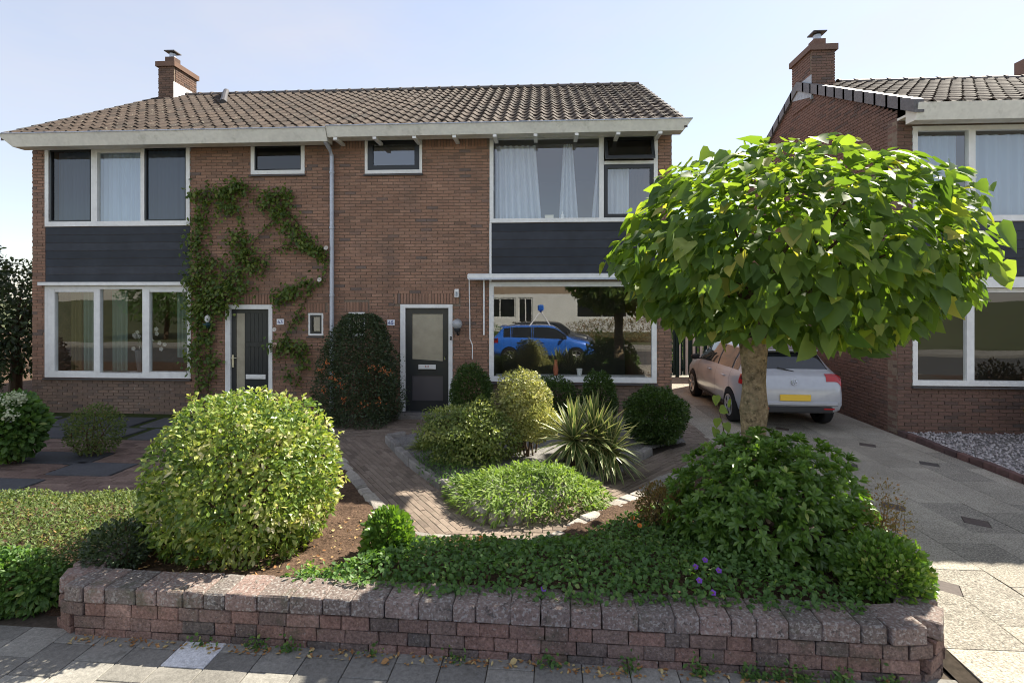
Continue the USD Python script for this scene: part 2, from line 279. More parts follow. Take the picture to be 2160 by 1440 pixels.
def put_pieces(builders, name, material, parent, centers, rest, smooth=False, n=300):
    """each of the n pieces nearest to the camera as a part of its own, the others joined"""
    near, far = pick300(builders, np.linalg.norm(np.asarray(centers) - CAM, axis=1), n)
    for i in near: builders[i].put(name, material[i] if isinstance(material, list) else material, parent, smooth)
    groups = {}
    for i in far: groups.setdefault(str((material[i] if isinstance(material, list) else material).GetPath()), []).append(i)
    for k, ids in groups.items():
        m = MB()
        for i in ids: m.add(np.vstack(builders[i].v), np.vstack(builders[i].f), np.concatenate(builders[i].t))
        tag(m.put(rest, UsdShade.Material.Get(stage, k), parent, smooth), kind='stuff')

def brick_face(u0, u1, z0, z1, holes, place, soldiers=(), L=.21, H=.05, J=.012, clip=None, low=None):
    """running bond of single bricks on a wall face. place(u, depth, z) -> xyz. Returns builders, centres, low flags"""
    out, cen, lows = [], [], []
    def one(a, b, za, zb, d):
        m = MB(); e = RNG.uniform(-.0012, .0012)
        p = np.array([place(a, .014, za), place(b, .014, za), place(b, -d - e, za), place(a, -d - e, za), place(a, .014, zb), place(b, .014, zb), place(b, -d - e, zb), place(a, -d - e, zb)])
        t = float(np.clip(RNG.normal(.5, .24), 0, 1))
        f = BOXF if np.dot(np.cross(p[1] - p[0], p[3] - p[0]), p[4] - p[0]) > 0 else BOXF[:, ::-1]
        m.add(p, f, t); out.append(m); cen.append(p.mean(0)); lows.append(low is not None and low((a + b) / 2, (za + zb) / 2))
    row, z = 0, z0
    while z + H <= z1 + 1e-6:
        zc = z + H / 2
        cuts = sorted([(h[0], h[1]) for h in holes if h[2] - .02 < zc < h[3] + .02] + [(s[0], s[1]) for s in soldiers if s[2] - .01 < zc < s[3] + .01])
        spans, a = [], u0
        for c in cuts:
            if c[0] > a: spans.append((a, min(c[0], u1)))
            a = max(a, c[1])
        if a < u1: spans.append((a, u1))
        off = (row % 2) * (L + J) / 2 + ((row * 7919) % 5) * .004
        for s0, s1 in spans:
            k = math.floor((s0 - u0 - off) / (L + J)); x = u0 + off + k * (L + J)
            while x < s1:
                a, b = max(x, s0), min(x + L, s1)
                if b - a > .03 and (clip is None or clip((a + b) / 2, zc)): one(a, b, z, z + H, 0.0)
                x += L + J
        row += 1; z += H + J
    for s in soldiers:
        x = s[0] + .004
        while x + H < s[1]:
            one(x, x + H, s[2] + .006, s[3] - .006, .001); x += H + J
    return out, cen, lows

LEAF = {  # stations (t of midrib, t of edge, half width)
    'small': [(.5, .45, .5)], 'oval': [(.25, .28, .38), (.65, .62, .5)], 'long': [(.3, .3, .42), (.7, .68, .46)],
    'heart': [(.10, -.06, .30), (.28, .16, .50), (.62, .55, .36)], 'blade': [(.02, .02, .7), (.35, .35, 1), (.7, .7, .75)]}
def leaves(B, T, Nn, Ln, Wd, shape='small', fold=.25, droop=.0, tones=None):
    """many leaves at once: base points, directions, normals, lengths, widths -> (n, k, 3) vertices and one leaf's faces"""
    B, T, Nn = (np.asarray(x, float) for x in (B, T, Nn)); n = len(B)
    T = T / (np.linalg.norm(T, axis=1, keepdims=True) + 1e-9)
    Nn = Nn - (Nn * T).sum(1, keepdims=True) * T; Nn /= np.linalg.norm(Nn, axis=1, keepdims=True) + 1e-9
    S = np.cross(T, Nn); Ln = np.broadcast_to(Ln, (n,))[:, None]; Wd = np.broadcast_to(Wd, (n,))[:, None]
    dz = np.array([0, 0, -1.0])
    def P(t, s, lift): return B + T * Ln * t + S * Wd * s + Nn * lift * Wd + dz * (droop * Ln * max(t, 0) ** 2)
    st = LEAF[shape]; V = [P(0, 0, 0)]; F = []
    for i, (tm_, te, hw) in enumerate(st): V += [P(te, -hw, fold * hw), P(tm_, 0, 0), P(te, hw, fold * hw)]
    V.append(P(1, 0, 0)); last = len(V) - 1
    F += [[0, 2, 1], [0, 3, 2]]
    for i in range(len(st) - 1):
        a, b = 1 + 3 * i, 4 + 3 * i
        F += [[a, a + 1, b + 1], [a, b + 1, b], [a + 1, a + 2, b + 2], [a + 1, b + 2, b + 1]]
    a = 1 + 3 * (len(st) - 1); F += [[a, a + 1, last], [a + 1, a + 2, last]]
    return np.stack(V, 1), np.array(F)
def add_leaves(mb, VF, tones):
    V, F = VF; n, k = V.shape[:2]
    f = (F[None] + (np.arange(n) * k)[:, None, None]).reshape(-1, 3)
    mb.add(V.reshape(-1, 3), f, np.repeat(tones, k)); return mb
def unit(n, rng): v = rng.normal(size=(n, 3)); return v / np.linalg.norm(v, axis=1, keepdims=True)
def bush_points(n, c, r, rng, rough=.12, freq=2.6, shell=.3, zmin=None, flat=.0, seed=0):
    """points and outward directions in the outer shell of a lumpy ellipsoid"""
    d = unit(n, rng); 
    k = 1 + rough * 2 * (meshkit.fbm(d * freq + seed * 7.3 + 20, 3, seed) - .5)
    if flat: d2 = d.copy(); k = k * (1 + flat * (np.abs(d[:, 2]) ** 2) * -1)
    rad = k * (1 - shell * rng.random(n) ** 1.6)
    p = np.asarray(c) + d * np.asarray(r) * rad[:, None]
    nrm = d / np.asarray(r); nrm /= np.linalg.norm(nrm, axis=1, keepdims=True)
    if zmin is not None:
        keep = p[:, 2] > zmin; p, nrm = p[keep], nrm[keep]
    return p, nrm
def bush(name, label, cat, c, r, n, ln, wd, material, shape='small', sr=1.0, rough=.12, freq=2.6, shell=.35, zmin=None, seed=1, group=None, spread=.8, droop=.1, stems=6, base=None, tone_noise=.35, up=.3, extra=None, toneshift=0.0):
    rng = np.random.default_rng(seed)
    p, nr = bush_points(n, c, r, rng, rough, freq, shell, zmin, seed=seed)
    n = len(p)
    T = nr + unit(n, rng) * spread + np.array([0, 0, up]); N = nr + unit(n, rng) * .6 + np.array([0, 0, .35])
    tn = np.clip(rng.normal(.45, .2, n) + tone_noise * (meshkit.noise(p * 6.0, seed) - .5) + toneshift, 0, 1)
    path = thing(name, label, cat, group)
    mb = MB(); add_leaves(mb, leaves(p - nr * ln * .3, T, N, ln * rng.uniform(.7, 1.25, n), wd * rng.uniform(.75, 1.2, n), shape, .25, droop), tn)
    if extra: extra(mb, rng)
    mb.put('foliage', material, path)
    st = MB(); zb = (zmin if zmin is not None else c[2] - r[2]) - .03
    bs = np.array([c[0], c[1], zb]) if base is None else np.asarray(base, float)
    for i in range(stems):
        d = unit(1, rng)[0]; d[2] = abs(d[2]) + .3; d /= np.linalg.norm(d)
        e = np.asarray(c) + d * np.asarray(r) * .8
        b = bs + np.r_[rng.normal(0, .05, 2), 0]; mid = (b + e) / 2 + rng.normal(0, .04, 3)
        st.tube(np.array([b, mid, e]), np.array([.014, .010, .004]) * sr, 5, .5)
    st.put('stem', M['wood'], path)
    return path

def pave(pg, w, l, gap, ang, rng, jit=.0, bond=.5):
    """rectangular pavers laid in rows at an angle over polygon pg -> list of clipped polygons"""
    from shapely import affinity
    c = pg.centroid; q = affinity.rotate(pg, -ang, origin=c); x0, y0, x1, y1 = q.bounds; out = []
    row, y = 0, y0
    while y < y1:
        x = x0 - l + (row % 2) * bond * l
        while x < x1:
            b = sbox(x + gap / 2, y + gap / 2, x + l - gap / 2, y + w - gap / 2)
            if q.intersects(b):
                i = b if q.contains(b) else b.intersection(q)
                for gm in getattr(i, 'geoms', [i]):
                    if gm.geom_type == 'Polygon' and gm.area > .12 * w * l: out.append(affinity.rotate(gm.convex_hull, ang, origin=c))
            x += l
        y += w; row += 1
    return out

def heightfield(pg, step, fz, name, material, parent=W):
    x0, y0, x1, y1 = pg.bounds
    X, Y = np.meshgrid(np.arange(x0, x1 + step, step), np.arange(y0, y1 + step, step), indexing='ij')
    Z = fz(X, Y); nx, ny = X.shape; v = np.stack([X, Y, Z], -1).reshape(-1, 3)
    import shapely
    cx, cy = (X[:-1, :-1] + step / 2), (Y[:-1, :-1] + step / 2)
    inside = shapely.contains_xy(pg, cx.ravel(), cy.ravel()).reshape(cx.shape)
    i, j = np.nonzero(inside)
    q = np.stack([i * ny + j, (i + 1) * ny + j, (i + 1) * ny + j + 1, i * ny + j + 1], 1)
    used, inv = np.unique(q, return_inverse=True)
    m = MB(); m.add(v[used], inv.reshape(q.shape), .5); return m.put(name, material, parent, True)

def roof_tile(w=.235, l=.36, hump=.042):
    """one S-shaped pantile: x across, y up the slope, z out of it"""
    t = np.linspace(0, 1, 10); z = hump * (.5 - .5 * np.cos(2 * np.pi * np.clip((t - .42) / .58, 0, 1))) - .016 * np.sin(np.pi * np.clip(t / .46, 0, 1))
    x = t * (w + .012); n = len(x)
    lo, up, un = np.stack([x, 0 * x, z + .026], 1), np.stack([x, 0 * x + l, z], 1), np.stack([x, 0 * x + .004, z + .004], 1)
    v = np.vstack([lo, up, un]); f = []
    for i in range(n - 1): f += [[i, i + 1, n + i + 1], [i, n + i + 1, n + i], [2 * n + i, 2 * n + i + 1, i + 1], [2 * n + i, i + 1, i]]
    return v, np.array(f)
TILE_V, TILE_F = roof_tile()
def tile_roof(parent, x0, x1, eave, ridge, mt, w=.235, row=.335, seed=3, part_name='roof_tile', n=300):
    """single pantiles from eave (y, z) to ridge (y, z)"""
    rng = np.random.default_rng(seed)
    e, r = np.array(eave), np.array(ridge); d = r - e; Ln = np.linalg.norm(d); d /= Ln; nrm = np.array([-d[1], d[0]])
    if nrm[1] < 0: nrm = -nrm
    rows = int(Ln / row); cols = int(round((x1 - x0) / w)); w = (x1 - x0) / cols; out, cen = [], []
    for j in range(rows + 1):
        for i in range(cols):
            v = TILE_V.copy(); v[:, 0] *= w / .235
            if j == rows: v[:, 1] = np.minimum(v[:, 1], Ln - j * row + .02)
            v[:, 2] += rng.normal(0, .0025) + v[:, 1] * rng.normal(0, .006); v[:, 0] += rng.normal(0, .002)
            s = v[:, 1] + j * row + rng.normal(0, .004)
            p = np.c_[x0 + i * w + v[:, 0], e[0] + d[0] * s + nrm[0] * v[:, 2], e[1] + d[1] * s + nrm[1] * v[:, 2]]
            m = MB(); m.add(p, TILE_F, float(np.clip(rng.normal(.5, .22), 0, 1))); out.append(m); cen.append(p.mean(0))
    put_pieces(out, part_name, mt, parent, cen, 'far_roof_tiles', smooth=True, n=n)
def ridge_caps(parent, x0, x1, y, z, mt):
    n = int((x1 - x0) / .36); s = (x1 - x0) / n
    for i in range(n):
        m = MB(); g = np.linspace(-.15, np.pi + .15, 11); a = x0 + i * s
        xs = np.array([a - .03, a + .03, a + .032, a + s]); rr = np.array([.128, .126, .11, .112])
        v = np.stack([np.broadcast_to(xs[:, None], (4, 11)), y + rr[:, None] * np.cos(g), z - .03 + rr[:, None] * np.sin(g) * .85], -1)
        q = [[k * 11 + j, k * 11 + j + 1, (k + 1) * 11 + j + 1, (k + 1) * 11 + j] for k in range(3) for j in range(10)]
        m.add(v.reshape(-1, 3), q); m.put('ridge_tile', mt, parent, False)

# ------------------------------------------------------------------ setting: ground, road, pavement
m = MB(); m.add([[-400, -400, -.26], [400, -400, -.26], [400, 400, -.26], [-400, 400, -.26]], [[0, 1, 2], [0, 2, 3]], .5); tag(m.put('ground', M['ground']), kind='structure')
WALL_A = math.radians(-1.3)
def wl(u, v):  # point in the frame of the front wall: u along it, v towards the street
    return np.array([u * math.cos(WALL_A) + v * math.sin(WALL_A), -6.68 + u * math.sin(WALL_A) - v * math.cos(WALL_A)])
m = MB(); m.box(-40, 40, -8.45, 40, -.25, -.075, .5); tag(m.put('garden_ground', M['soil']), kind='structure')
m = MB(); m.box(-60, 60, -14.4, -8.62, -.25, -.18, .5); tag(m.put('road', M['asphalt']), kind='structure')
kb = struct('kerb')
for i in range(24):
    m = MB(); m.cbox([-12 + i + .5, -8.535, -.15], [.496, .08, .09], .015, tone=RNG.random()); m.put('kerb_stone', M['edging'], kb)
sw = struct('sidewalk')
m = MB(); m.box(-12, 12, -8.45, -6.3, -.074, -.068, .5); m.put('sand_bed', M['joint'], sw)
for c in range(-12, 17):
    u0 = -2.475 - .02 + c * .306; 
    for r in range(-1, 6):
        v0 = -.065 + r * .306 + (.153 if c % 2 else 0)
        if v0 < -.08 and c % 2 == 0: continue
        if u0 > 2.55: continue
        white = c == 0 and r == 0
        va = max(v0, -.06); h = (v0 + .300 - va) / 2
        ctr = wl(u0 + .15, va + h)
        m = MB(); m.cbox([ctr[0], ctr[1], -.064 + RNG.normal(0, .0012)], [.15, h, .010], .004, WALL_A + RNG.normal(0, .003), tone=1.0 if white else RNG.uniform(0, .9))
        pth = m.put('paving_tile', M['stile'], sw)
        if white: tag(pth, 'white concrete tile among the grey ones')
m = MB(); m.box(-60, 60, -16.6, -14.4, -.25, -.07, .5); tag(m.put('opposite_sidewalk', M['stile']), kind='structure')
m = MB(); m.box(-60, 60, -60, -16.6, -.25, -.05, .5); tag(m.put('opposite_ground', M['ground']), kind='structure')

# driveway: exposed aggregate slabs with small dark insets
drv = struct('driveway')
m = MB(); m.box(2.66, 6.08, -5.9, 9, -.074, -.024, .5); m.box(2.66, 6.08, -8.44, -5.9, -.0735, -.066, .5)
for ya, yb, za, zb in ((-6.8, -5.9, -.057, -.005), (-8.44, -6.8, -.057, -.057)): m.add([[2.60, ya, -.072], [2.76, ya, -.072], [2.76, yb, -.072], [2.60, yb, -.072], [2.60, ya, za], [2.76, ya, za], [2.76, yb, zb], [2.60, yb, zb]], BOXF, .5); m.put('sand_bed', M['joint'], drv)
rng = np.random.default_rng(11)
insets = [(5.19, -1.56), (5.47, -2.48), (4.3, -2.59), (3.27, -5.69), (4.55, -4.41), (3.95, -4.05), (3.55, -.95), (5.0, -5.35), (4.3, -.6), (5.6, -4.6), (2.95, -2.3)]
ins = [Polygon([(x - .13, y - .02), (x + .04, y - .14), (x + .13, y + .02), (x - .04, y + .14)]) for x, y in insets]
B_, C_, Rest_ = [], [], 0
sx = np.r_[2.735, np.arange(3.3, 6.0, .5), 6.06]
for i in range(len(sx) - 1):
    y = -8.42 + (.25 if i % 2 else 0) - .25
    while y < 6.2:
        a, b = max(y, -8.42), y + .75
        if b > a + .05:
            pg = sbox(sx[i] + .003, a + .003, sx[i + 1] - .003, b - .003)
            for q in ins: pg = pg.difference(q.buffer(.006))
            for g in getattr(pg, 'geoms', [pg]):
                t3 = trimesh.creation.extrude_polygon(g, .022, engine='earcut'); t3.apply_translation([0, 0, -.022 + rng.normal(0, .0012)]); t3.vertices[:, 2] -= .052 * np.clip((-5.9 - t3.vertices[:, 1]) / .9, 0, 1)
                mm = MB(); mm.tm(t3, rng.random()); mm.put('aggregate_slab', M['agg'], drv)
        y += .75
for q in ins: mm = MB(); mm.poly(q, -.022, -.001, rng.random()); mm.put('dark_inset', M['inset'], drv)

# garden path of clay pavers round the middle bed
OUT = [(-4.15, -.02), (-4.15, -1.5), (-3.21, -2.49), (-2.72, -3.11), (-2.05, -4.09), (-1.58, -4.72), (-1.29, -5.10), (-.99, -5.21), (-.06, -5.20), (.27, -4.80), (.77, -4.30), (1.63, -3.32), (1.98, -2.95), (2.78, -2.35), (2.78, -.02)]
BED = [(-2.55, -1.86), (-1.87, -2.98), (-1.14, -3.98), (-.82, -4.50), (-.62, -4.72), (-.40, -4.78), (-.20, -4.68), (.2, -4.1), (.69, -3.5), (1.24, -2.77), (1.66, -2.2), (2.3, -1.75), (2.40, -.02), (-1.45, -.02), (-1.55, -1.0), (-2.3, -1.62)]
path = struct('garden_path'); rng = np.random.default_rng(12)
pgP = Polygon(OUT).difference(Polygon(BED))
m = MB(); m.box(-4.15, 2.79, -5.3, -.02, -.074, -.016, .5); m.put('sand_bed', M['joint'], path)
regs = [(Polygon([(-5, -1.7), (-2.2, -1.7), (-.6, -4.2), (-.9, -5.0), (-1.7, -5.3), (-5, -2)]), -54), (Polygon([(-1.7, -5.3), (-.9, -5.0), (-.6, -4.2), (0, -4.2), (.2, -4.7), (.6, -5.3)]), 0), (Polygon([(.6, -5.3), (.2, -4.7), (0, -4.2), (2.2, -1.7), (3, -1.7), (3, -3)]), 49), (sbox(-5, -1.7, 3, 0), 0)]
B_, C_ = [], []
for rg, ang in regs:
    a = pgP.intersection(rg)
    for g in getattr(a, 'geoms', [a]):
        if g.geom_type != 'Polygon' or g.area < .02: continue
        for q in pave(g, .068, .205, .007, ang, rng):
            mm = MB(); z = rng.normal(0, .0014); mm.poly(q, -.03, z, float(np.clip(rng.normal(.5, .25), 0, 1)), rng.normal(0, .012, 2)); B_.append(mm); C_.append([q.centroid.x, q.centroid.y, 0])
put_pieces(B_, 'clay_paver', M['path'], path, C_, 'far_pavers')

# left neighbour's front yard: red pavers and dark flagstones
yard = struct('front_yard_paving')
pgY = Polygon([(-13, -.02), (-4.16, -.02), (-4.16, -1.5), (-3.4, -2.4), (-3.4, -4.3), (-4.8, -4.35), (-6.2, -5.3), (-13, -5.3)])
m = MB(); m.box(-13, -4.16, -5.35, -.02, -.074, -.03, .5); m.put('moss_bed', M['moss'], yard)
rng = np.random.default_rng(13); B_, C_ = [], []
flags = []
for i in range(9):
    for k, y in enumerate((-.75, -1.55)):
        x = -12.3 + i * .98 + (.45 if k else 0); flags.append(sbox(x, y - .33, x + .80, y + .33))
for x, y, w, h in [(-7.1, -2.9, 1.2, .5), (-8.6, -3.4, 1.3, .5), (-6.2, -3.35, .9, .5), (-9.8, -2.7, 1.2, .5), (-6.9, -4.0, .9, .45)]: flags.append(sbox(x - w / 2, y - h / 2, x + w / 2, y + h / 2))
for q in flags:
    mm = MB(); mm.cbox([q.centroid.x, q.centroid.y, -.022], [(q.bounds[2] - q.bounds[0]) / 2, (q.bounds[3] - q.bounds[1]) / 2, .018], .006, rng.normal(0, .02), rng.random()); mm.put('flagstone', M['slate'], yard)
fl = flags[0]
for q in flags[1:]: fl = fl.union(q)
pr = pgY.intersection(sbox(-14, -6, 0, -1.95)).difference(fl.buffer(.03))
for g in getattr(pr, 'geoms', [pr]):
    for q in pave(g, .10, .21, .006, 0, rng):
        mm = MB(); mm.poly(q, -.06, -.012 + rng.normal(0, .0015), float(np.clip(rng.normal(.5, .25), 0, 1)), rng.normal(0, .01, 2)); B_.append(mm); C_.append([q.centroid.x, q.centroid.y, 0])
put_pieces(B_, 'red_paver', M['redpave'], yard, C_, 'far_red_pavers')

# planting beds
import shapely
WP = [wl(-3.52, .0), wl(-3.50, -.02), wl(2.25, 0), wl(2.72, -.4)]
FB = Polygon([(-3.42, -2.3), (-2.80, -3.14), (-2.13, -4.13), (-1.66, -4.77), (-1.35, -5.18), (-1.0, -5.29), (-.02, -5.28), (.33, -4.88), (.83, -4.38), (1.69, -3.4), (2.04, -3.03), (2.76, -2.5), (2.76, -6.30), (2.4, -6.62), (-3.2, -6.48), (-3.52, -6.2), (-3.52, -5.2), (-4.0, -4.5)])
def fbz(x, y):
    d = np.clip((y + 6.5) / 1.4, 0, 1)
    return .225 - .15 * d + .05 * (meshkit.fbm(np.stack([x * 3, y * 3, 0 * x], -1), 3, 4) - .5) + .02 * (meshkit.noise(np.stack([x * 16, y * 16, 0 * x], -1), 5) - .5)
tag(heightfield(FB, .04, fbz, 'front_bed_soil', M['soil']), kind='structure')
tag(heightfield(Polygon(BED).buffer(-.03), .04, lambda x, y: .06 + .05 * (meshkit.fbm(np.stack([x * 4, y * 4, 0 * x], -1), 3, 6) - .5) + .10 * np.clip(1 - np.hypot(x + .1, (y + 3.4) * .8) / 1.4, 0, 1), 'middle_bed_gravel', M['gravel_bed']), kind='structure')
tag(heightfield(Polygon([(-9, -4.9), (-4.5, -4.4), (-3.4, -4.35), (-3.5, -6.3), (-3.9, -6.6), (-9, -6.4)]), .08, lambda x, y: .03 - .12 * np.clip((-6.1 - y) / .3, 0, 1) + .05 * (meshkit.fbm(np.stack([x * 3, y * 3, 0 * x], -1), 3, 7) - .5), 'side_bed_soil', M['soil']), kind='structure')
# neighbour's gravel garden with its edging
tag(heightfield(Polygon([(6.2, -.86), (14, -.86), (14, -6.4), (6.08, -6.4)]), .1, lambda x, y: .035 + .02 * (meshkit.noise(np.stack([x * 9, y * 9, 0 * x], -1), 3) - .5), 'gravel_garden', M['gravel_bed']), kind='structure')
rng = np.random.default_rng(15); ico = trimesh.creation.icosahedron(); n = 5200
px = np.c_[6.2 + 4.6 * rng.random(n) ** 1.3, -.9 - 3.6 * rng.random(n), np.full(n, .045) + rng.random(n) * .012]
V = (np.array(ico.vertices)[None] * rng.uniform(.011, .023, (n, 1, 1)) * rng.uniform(.6, 1.2, (n, 1, 3))) + px[:, None]
m = MB(); m.add(V.reshape(-1, 3), (np.array(ico.faces)[None] + (np.arange(n) * 12)[:, None, None]).reshape(-1, 3), np.repeat(rng.random(n), 12)); tag(m.put('gravel', M['pebble']), 'loose lilac-grey gravel in front of the right-hand house', 'gravel', kind='stuff')
ed = thing('driveway_edging', 'dark red brick edging between driveway and grey gravel garden', 'edging')
for i in range(27):
    y = -.92 - i * .21; m = MB(); m.cbox([6.12 + .02 * math.sin(i), y - .1, .0], [.05, .101, .085], .01, rng.normal(0, .03), rng.random()); m.put('edging_brick', M['curbred'], ed)

# ------------------------------------------------------------------ stone edgings of the path
def along(pts, s):
    P = np.asarray(pts, float); seg = np.diff(P, axis=0); L = np.hypot(*seg.T); c = np.r_[0, np.cumsum(L)]
    i = min(max(np.searchsorted(c, s, 'right') - 1, 0), len(L) - 1); t = (s - c[i]) / L[i]
    return P[i] + seg[i] * t, math.atan2(seg[i][1], seg[i][0])
def plen(pts): return np.hypot(*np.diff(np.asarray(pts, float), axis=0).T).sum()
def row_of_stones(name, label, pts, lens, wdt, z0, z1, mt, rng, ch=.018, jit=.005):
    t = thing(name, label, 'stone edging'); s, T = 0.0, plen(pts)
    while s < T - .05:
        l = rng.uniform(*lens); l = min(l, T - s); p, a = along(pts, s + l / 2)
        h = (z1 - z0) / 2 + rng.normal(0, .006)
        m = MB(); m.cbox([p[0], p[1], z0 + h], [l / 2 - .006, wdt / 2 * rng.uniform(.9, 1.08), h], ch, a + rng.normal(0, .04), rng.random(), jit); m.put('stone', mt, t)
        s += l
    return t
rng = np.random.default_rng(17)
row_of_stones('stone_edging', 'row of pale granite setts along the left side of the path', [(-3.46, -2.30), (-2.79, -3.10), (-2.12, -4.09), (-1.65, -4.74), (-1.36, -5.14)], (.19, .30), .15, -.05, .085, M['sett'], rng)
row_of_stones('stone_edging', 'short row of setts at the front of the path behind the ground cover', [(-1.30, -5.20), (-1.0, -5.29), (-.02, -5.28), (.20, -5.05)], (.2, .28), .13, -.05, .075, M['sett'], rng)
row_of_stones('stone_edging', 'row of pale granite setts along the right side of the path', [(.28, -4.93), (.83, -4.36), (1.69, -3.38), (2.04, -3.0), (2.74, -2.48)], (.2, .3), .16, -.05, .085, M['sett'], rng)
row_of_stones('bed_kerb', 'grey curved concrete kerb round the middle planting bed', [(-2.28, -1.66), (-2.53, -1.84), (-1.85, -2.98), (-1.12, -3.98), (-.80, -4.48)], (.30, .42), .10, -.05, .11, M['edging'], rng, .012, .002)
row_of_stones('bed_kerb', 'rounded front stones of the middle bed under the juniper', [(-.80, -4.48), (-.61, -4.70), (-.40, -4.76), (-.20, -4.66), (-.06, -4.46)], (.15, .2), .12, -.05, .13, M['sett'], rng, .03)
row_of_stones('bed_kerb', 'grey kerb on the right side of the middle bed by the yucca', [(-.06, -4.46), (.2, -4.08), (.69, -3.48), (1.24, -2.75), (1.62, -2.22)], (.22, .36), .11, -.05, .105, M['edging'], rng, .014, .003)

# ------------------------------------------------------------------ front retaining wall of single blocks
rw = thing('garden_wall', 'low curved retaining wall of reddish grey concrete blocks with rough coping', 'garden wall')
arcL = [wl(-3.30, 0) + .33 * np.array([-math.sin(a), 1 - math.cos(a)]) for a in np.linspace(0, math.pi / 2, 6)][::-1]
arcR = [wl(2.28, 0) + .42 * np.array([math.sin(a), 1 - math.cos(a)]) for a in np.linspace(0, math.pi / 2, 7)]
WPATH = [arcL[0] + np.array([0.02, .75])] + arcL + arcR + [arcR[-1] + np.array([.06, 3.6])]
TW = plen(WPATH); rng = np.random.default_rng(18)
def shrink(pts, d): return [np.array(c) for c in LineString(pts).offset_curve(d).simplify(.004).coords]
for ci, (z0, z1, dep, inset) in enumerate([(-.10, -.008, .15, .0), (-.005, .083, .15, .004), (.086, .174, .15, .002), (.177, .292, .26, -.004)]):
    line = shrink(WPATH, dep / 2 + inset); T = plen(line); s = -(ci % 2) * .08
    while s < T - .03:
        l = rng.choice([.155, .20, .235], p=[.35, .35, .30]); a, b = max(s, 0), min(s + l, T)
        if b - a > .04:
            p, an = along(line, (a + b) / 2); zt = z1 + (rng.normal(0, .0015) if ci == 3 else 0)
            drop = .0 if p[1] < -6 or p[0] < 0 else min(.25, (p[1] + 6) * .09)
            if zt - drop > z0 + .03:
                m = MB(); m.cbox([p[0], p[1], (z0 + zt - drop) / 2], [(b - a) / 2 - .0022, dep / 2 + rng.normal(0, .0018), (zt - drop - z0) / 2], .009 if ci == 3 else .005, an + rng.normal(0, .004), float(np.clip(rng.normal(.5, .28), 0, 1)), .0014)
                m.put('coping_block' if ci == 3 else 'block', M['coping'] if ci == 3 else M['block'], rw)
        s += l

# ------------------------------------------------------------------ buildings
def wall_with_holes(pg, t, mapper, name, material, parent):
    m3 = trimesh.creation.extrude_polygon(pg, t, engine='earcut'); v = np.array(m3.vertices)
    p = np.array([mapper(*q) for q in v]); f = np.array(m3.faces)
    if np.linalg.det(np.array([mapper(1, 0, 0), mapper(0, 1, 0), mapper(0, 0, 1)]) - np.array(mapper(0, 0, 0))) < 0: f = f[:, ::-1]
    m = MB(); m.add(p, f, .5); return m.put(name, material, parent)

def window(parent, x0, x1, z0, z1, y, lights, t=.075, tb=None, fm='white', label=None, sill=True, mull=(), trans=()):
    """lights: (x0, x1, z0, z1, pane material, sash width or 0, sash material)"""
    w = part('window', parent)
    if label: tag(w, label)
    m = MB(); m.frame(x0, x1, z0, z1, t, y - .012, y + .075, tb)
    for a, b in mull: m.box(a, b, y - .010, y + .073, z0 + (tb or t), z1 - t, .5)
    for a, b, c, d in trans: m.box(a, b, y - .009, y + .072, c, d, .5)
    m.put('frame', M[fm], w)
    for a, b, c, d, pm, sw_, sm in lights:
        if sw_:
            m = MB(); m.frame(a + .002, b - .002, c + .002, d - .002, sw_, y + .0, y + .058); m.put('sash', M[sm], w)
        m = MB(); g = .004 + sw_; m.add([[a + g, y + .035, c + g], [b - g, y + .035, c + g], [b - g, y + .035, d - g], [a + g, y + .035, d - g]], [[0, 1, 2], [0, 2, 3]], .5); m.put('pane', M[pm], w)
    if sill:
        m = MB(); m.add([[x0 - .02, y - .05, z0 - .045], [x1 + .02, y - .05, z0 - .045], [x1 + .02, y + .08, z0 - .045], [x0 - .02, y + .08, z0 - .045], [x0 - .02, y - .05, z0 - .02], [x1 + .02, y - .05, z0 - .02], [x1 + .02, y + .08, z0 - .003], [x0 - .02, y + .08, z0 - .003]], BOXF, .5); m.put('sill', M['sill'], w)
    return w
def curtain(label, x0, x1, z0, z1, y, material, waves, amp=.035, top=None, group=None, seed=0):
    """a hanging curtain; top = (x0, x1) at the rail when it is gathered"""
    n = int(waves * 10); t = np.linspace(0, 1, n); rng = np.random.default_rng(seed + 100); ph = np.cumsum(rng.uniform(.6, 1.4, n)); ph = ph / ph[-1] * waves * 2 * np.pi
    V = []
    for k, zz in enumerate(np.linspace(z1, z0, 9)):
        f = k / 8; a, b = (x0, x1) if top is None else (top[0] + (x0 - top[0]) * f, top[1] + (x1 - top[1]) * f)
        V.append(np.c_[a + (b - a) * t, y + amp * np.sin(ph) * (.7 + .3 * f) + .01 * np.sin(ph * .37), np.full(n, zz)])
    V = np.array(V); q = [[i * n + j, i * n + j + 1, (i + 1) * n + j + 1, (i + 1) * n + j] for i in range(8) for j in range(n - 1)]
    m = MB(); m.add(V.reshape(-1, 3), q, .5); return tag(m.put('curtain', material, W, True), label, 'curtain', group)
def boards(parent, x0, x1, z0, z1, y, n, mt):
    h = (z1 - z0) / n
    for i in range(n):
        m = MB(); a, b = z0 + i * h, z0 + (i + 1) * h - .004
        m.add([[x0, y - .030, a], [x1, y - .030, a], [x1, y + .02, a], [x0, y + .02, a], [x0, y - .024, b], [x1, y - .024, b], [x1, y + .02, b], [x0, y + .02, b]], BOXF, RNG.random()); m.put('cladding_board', mt, parent)

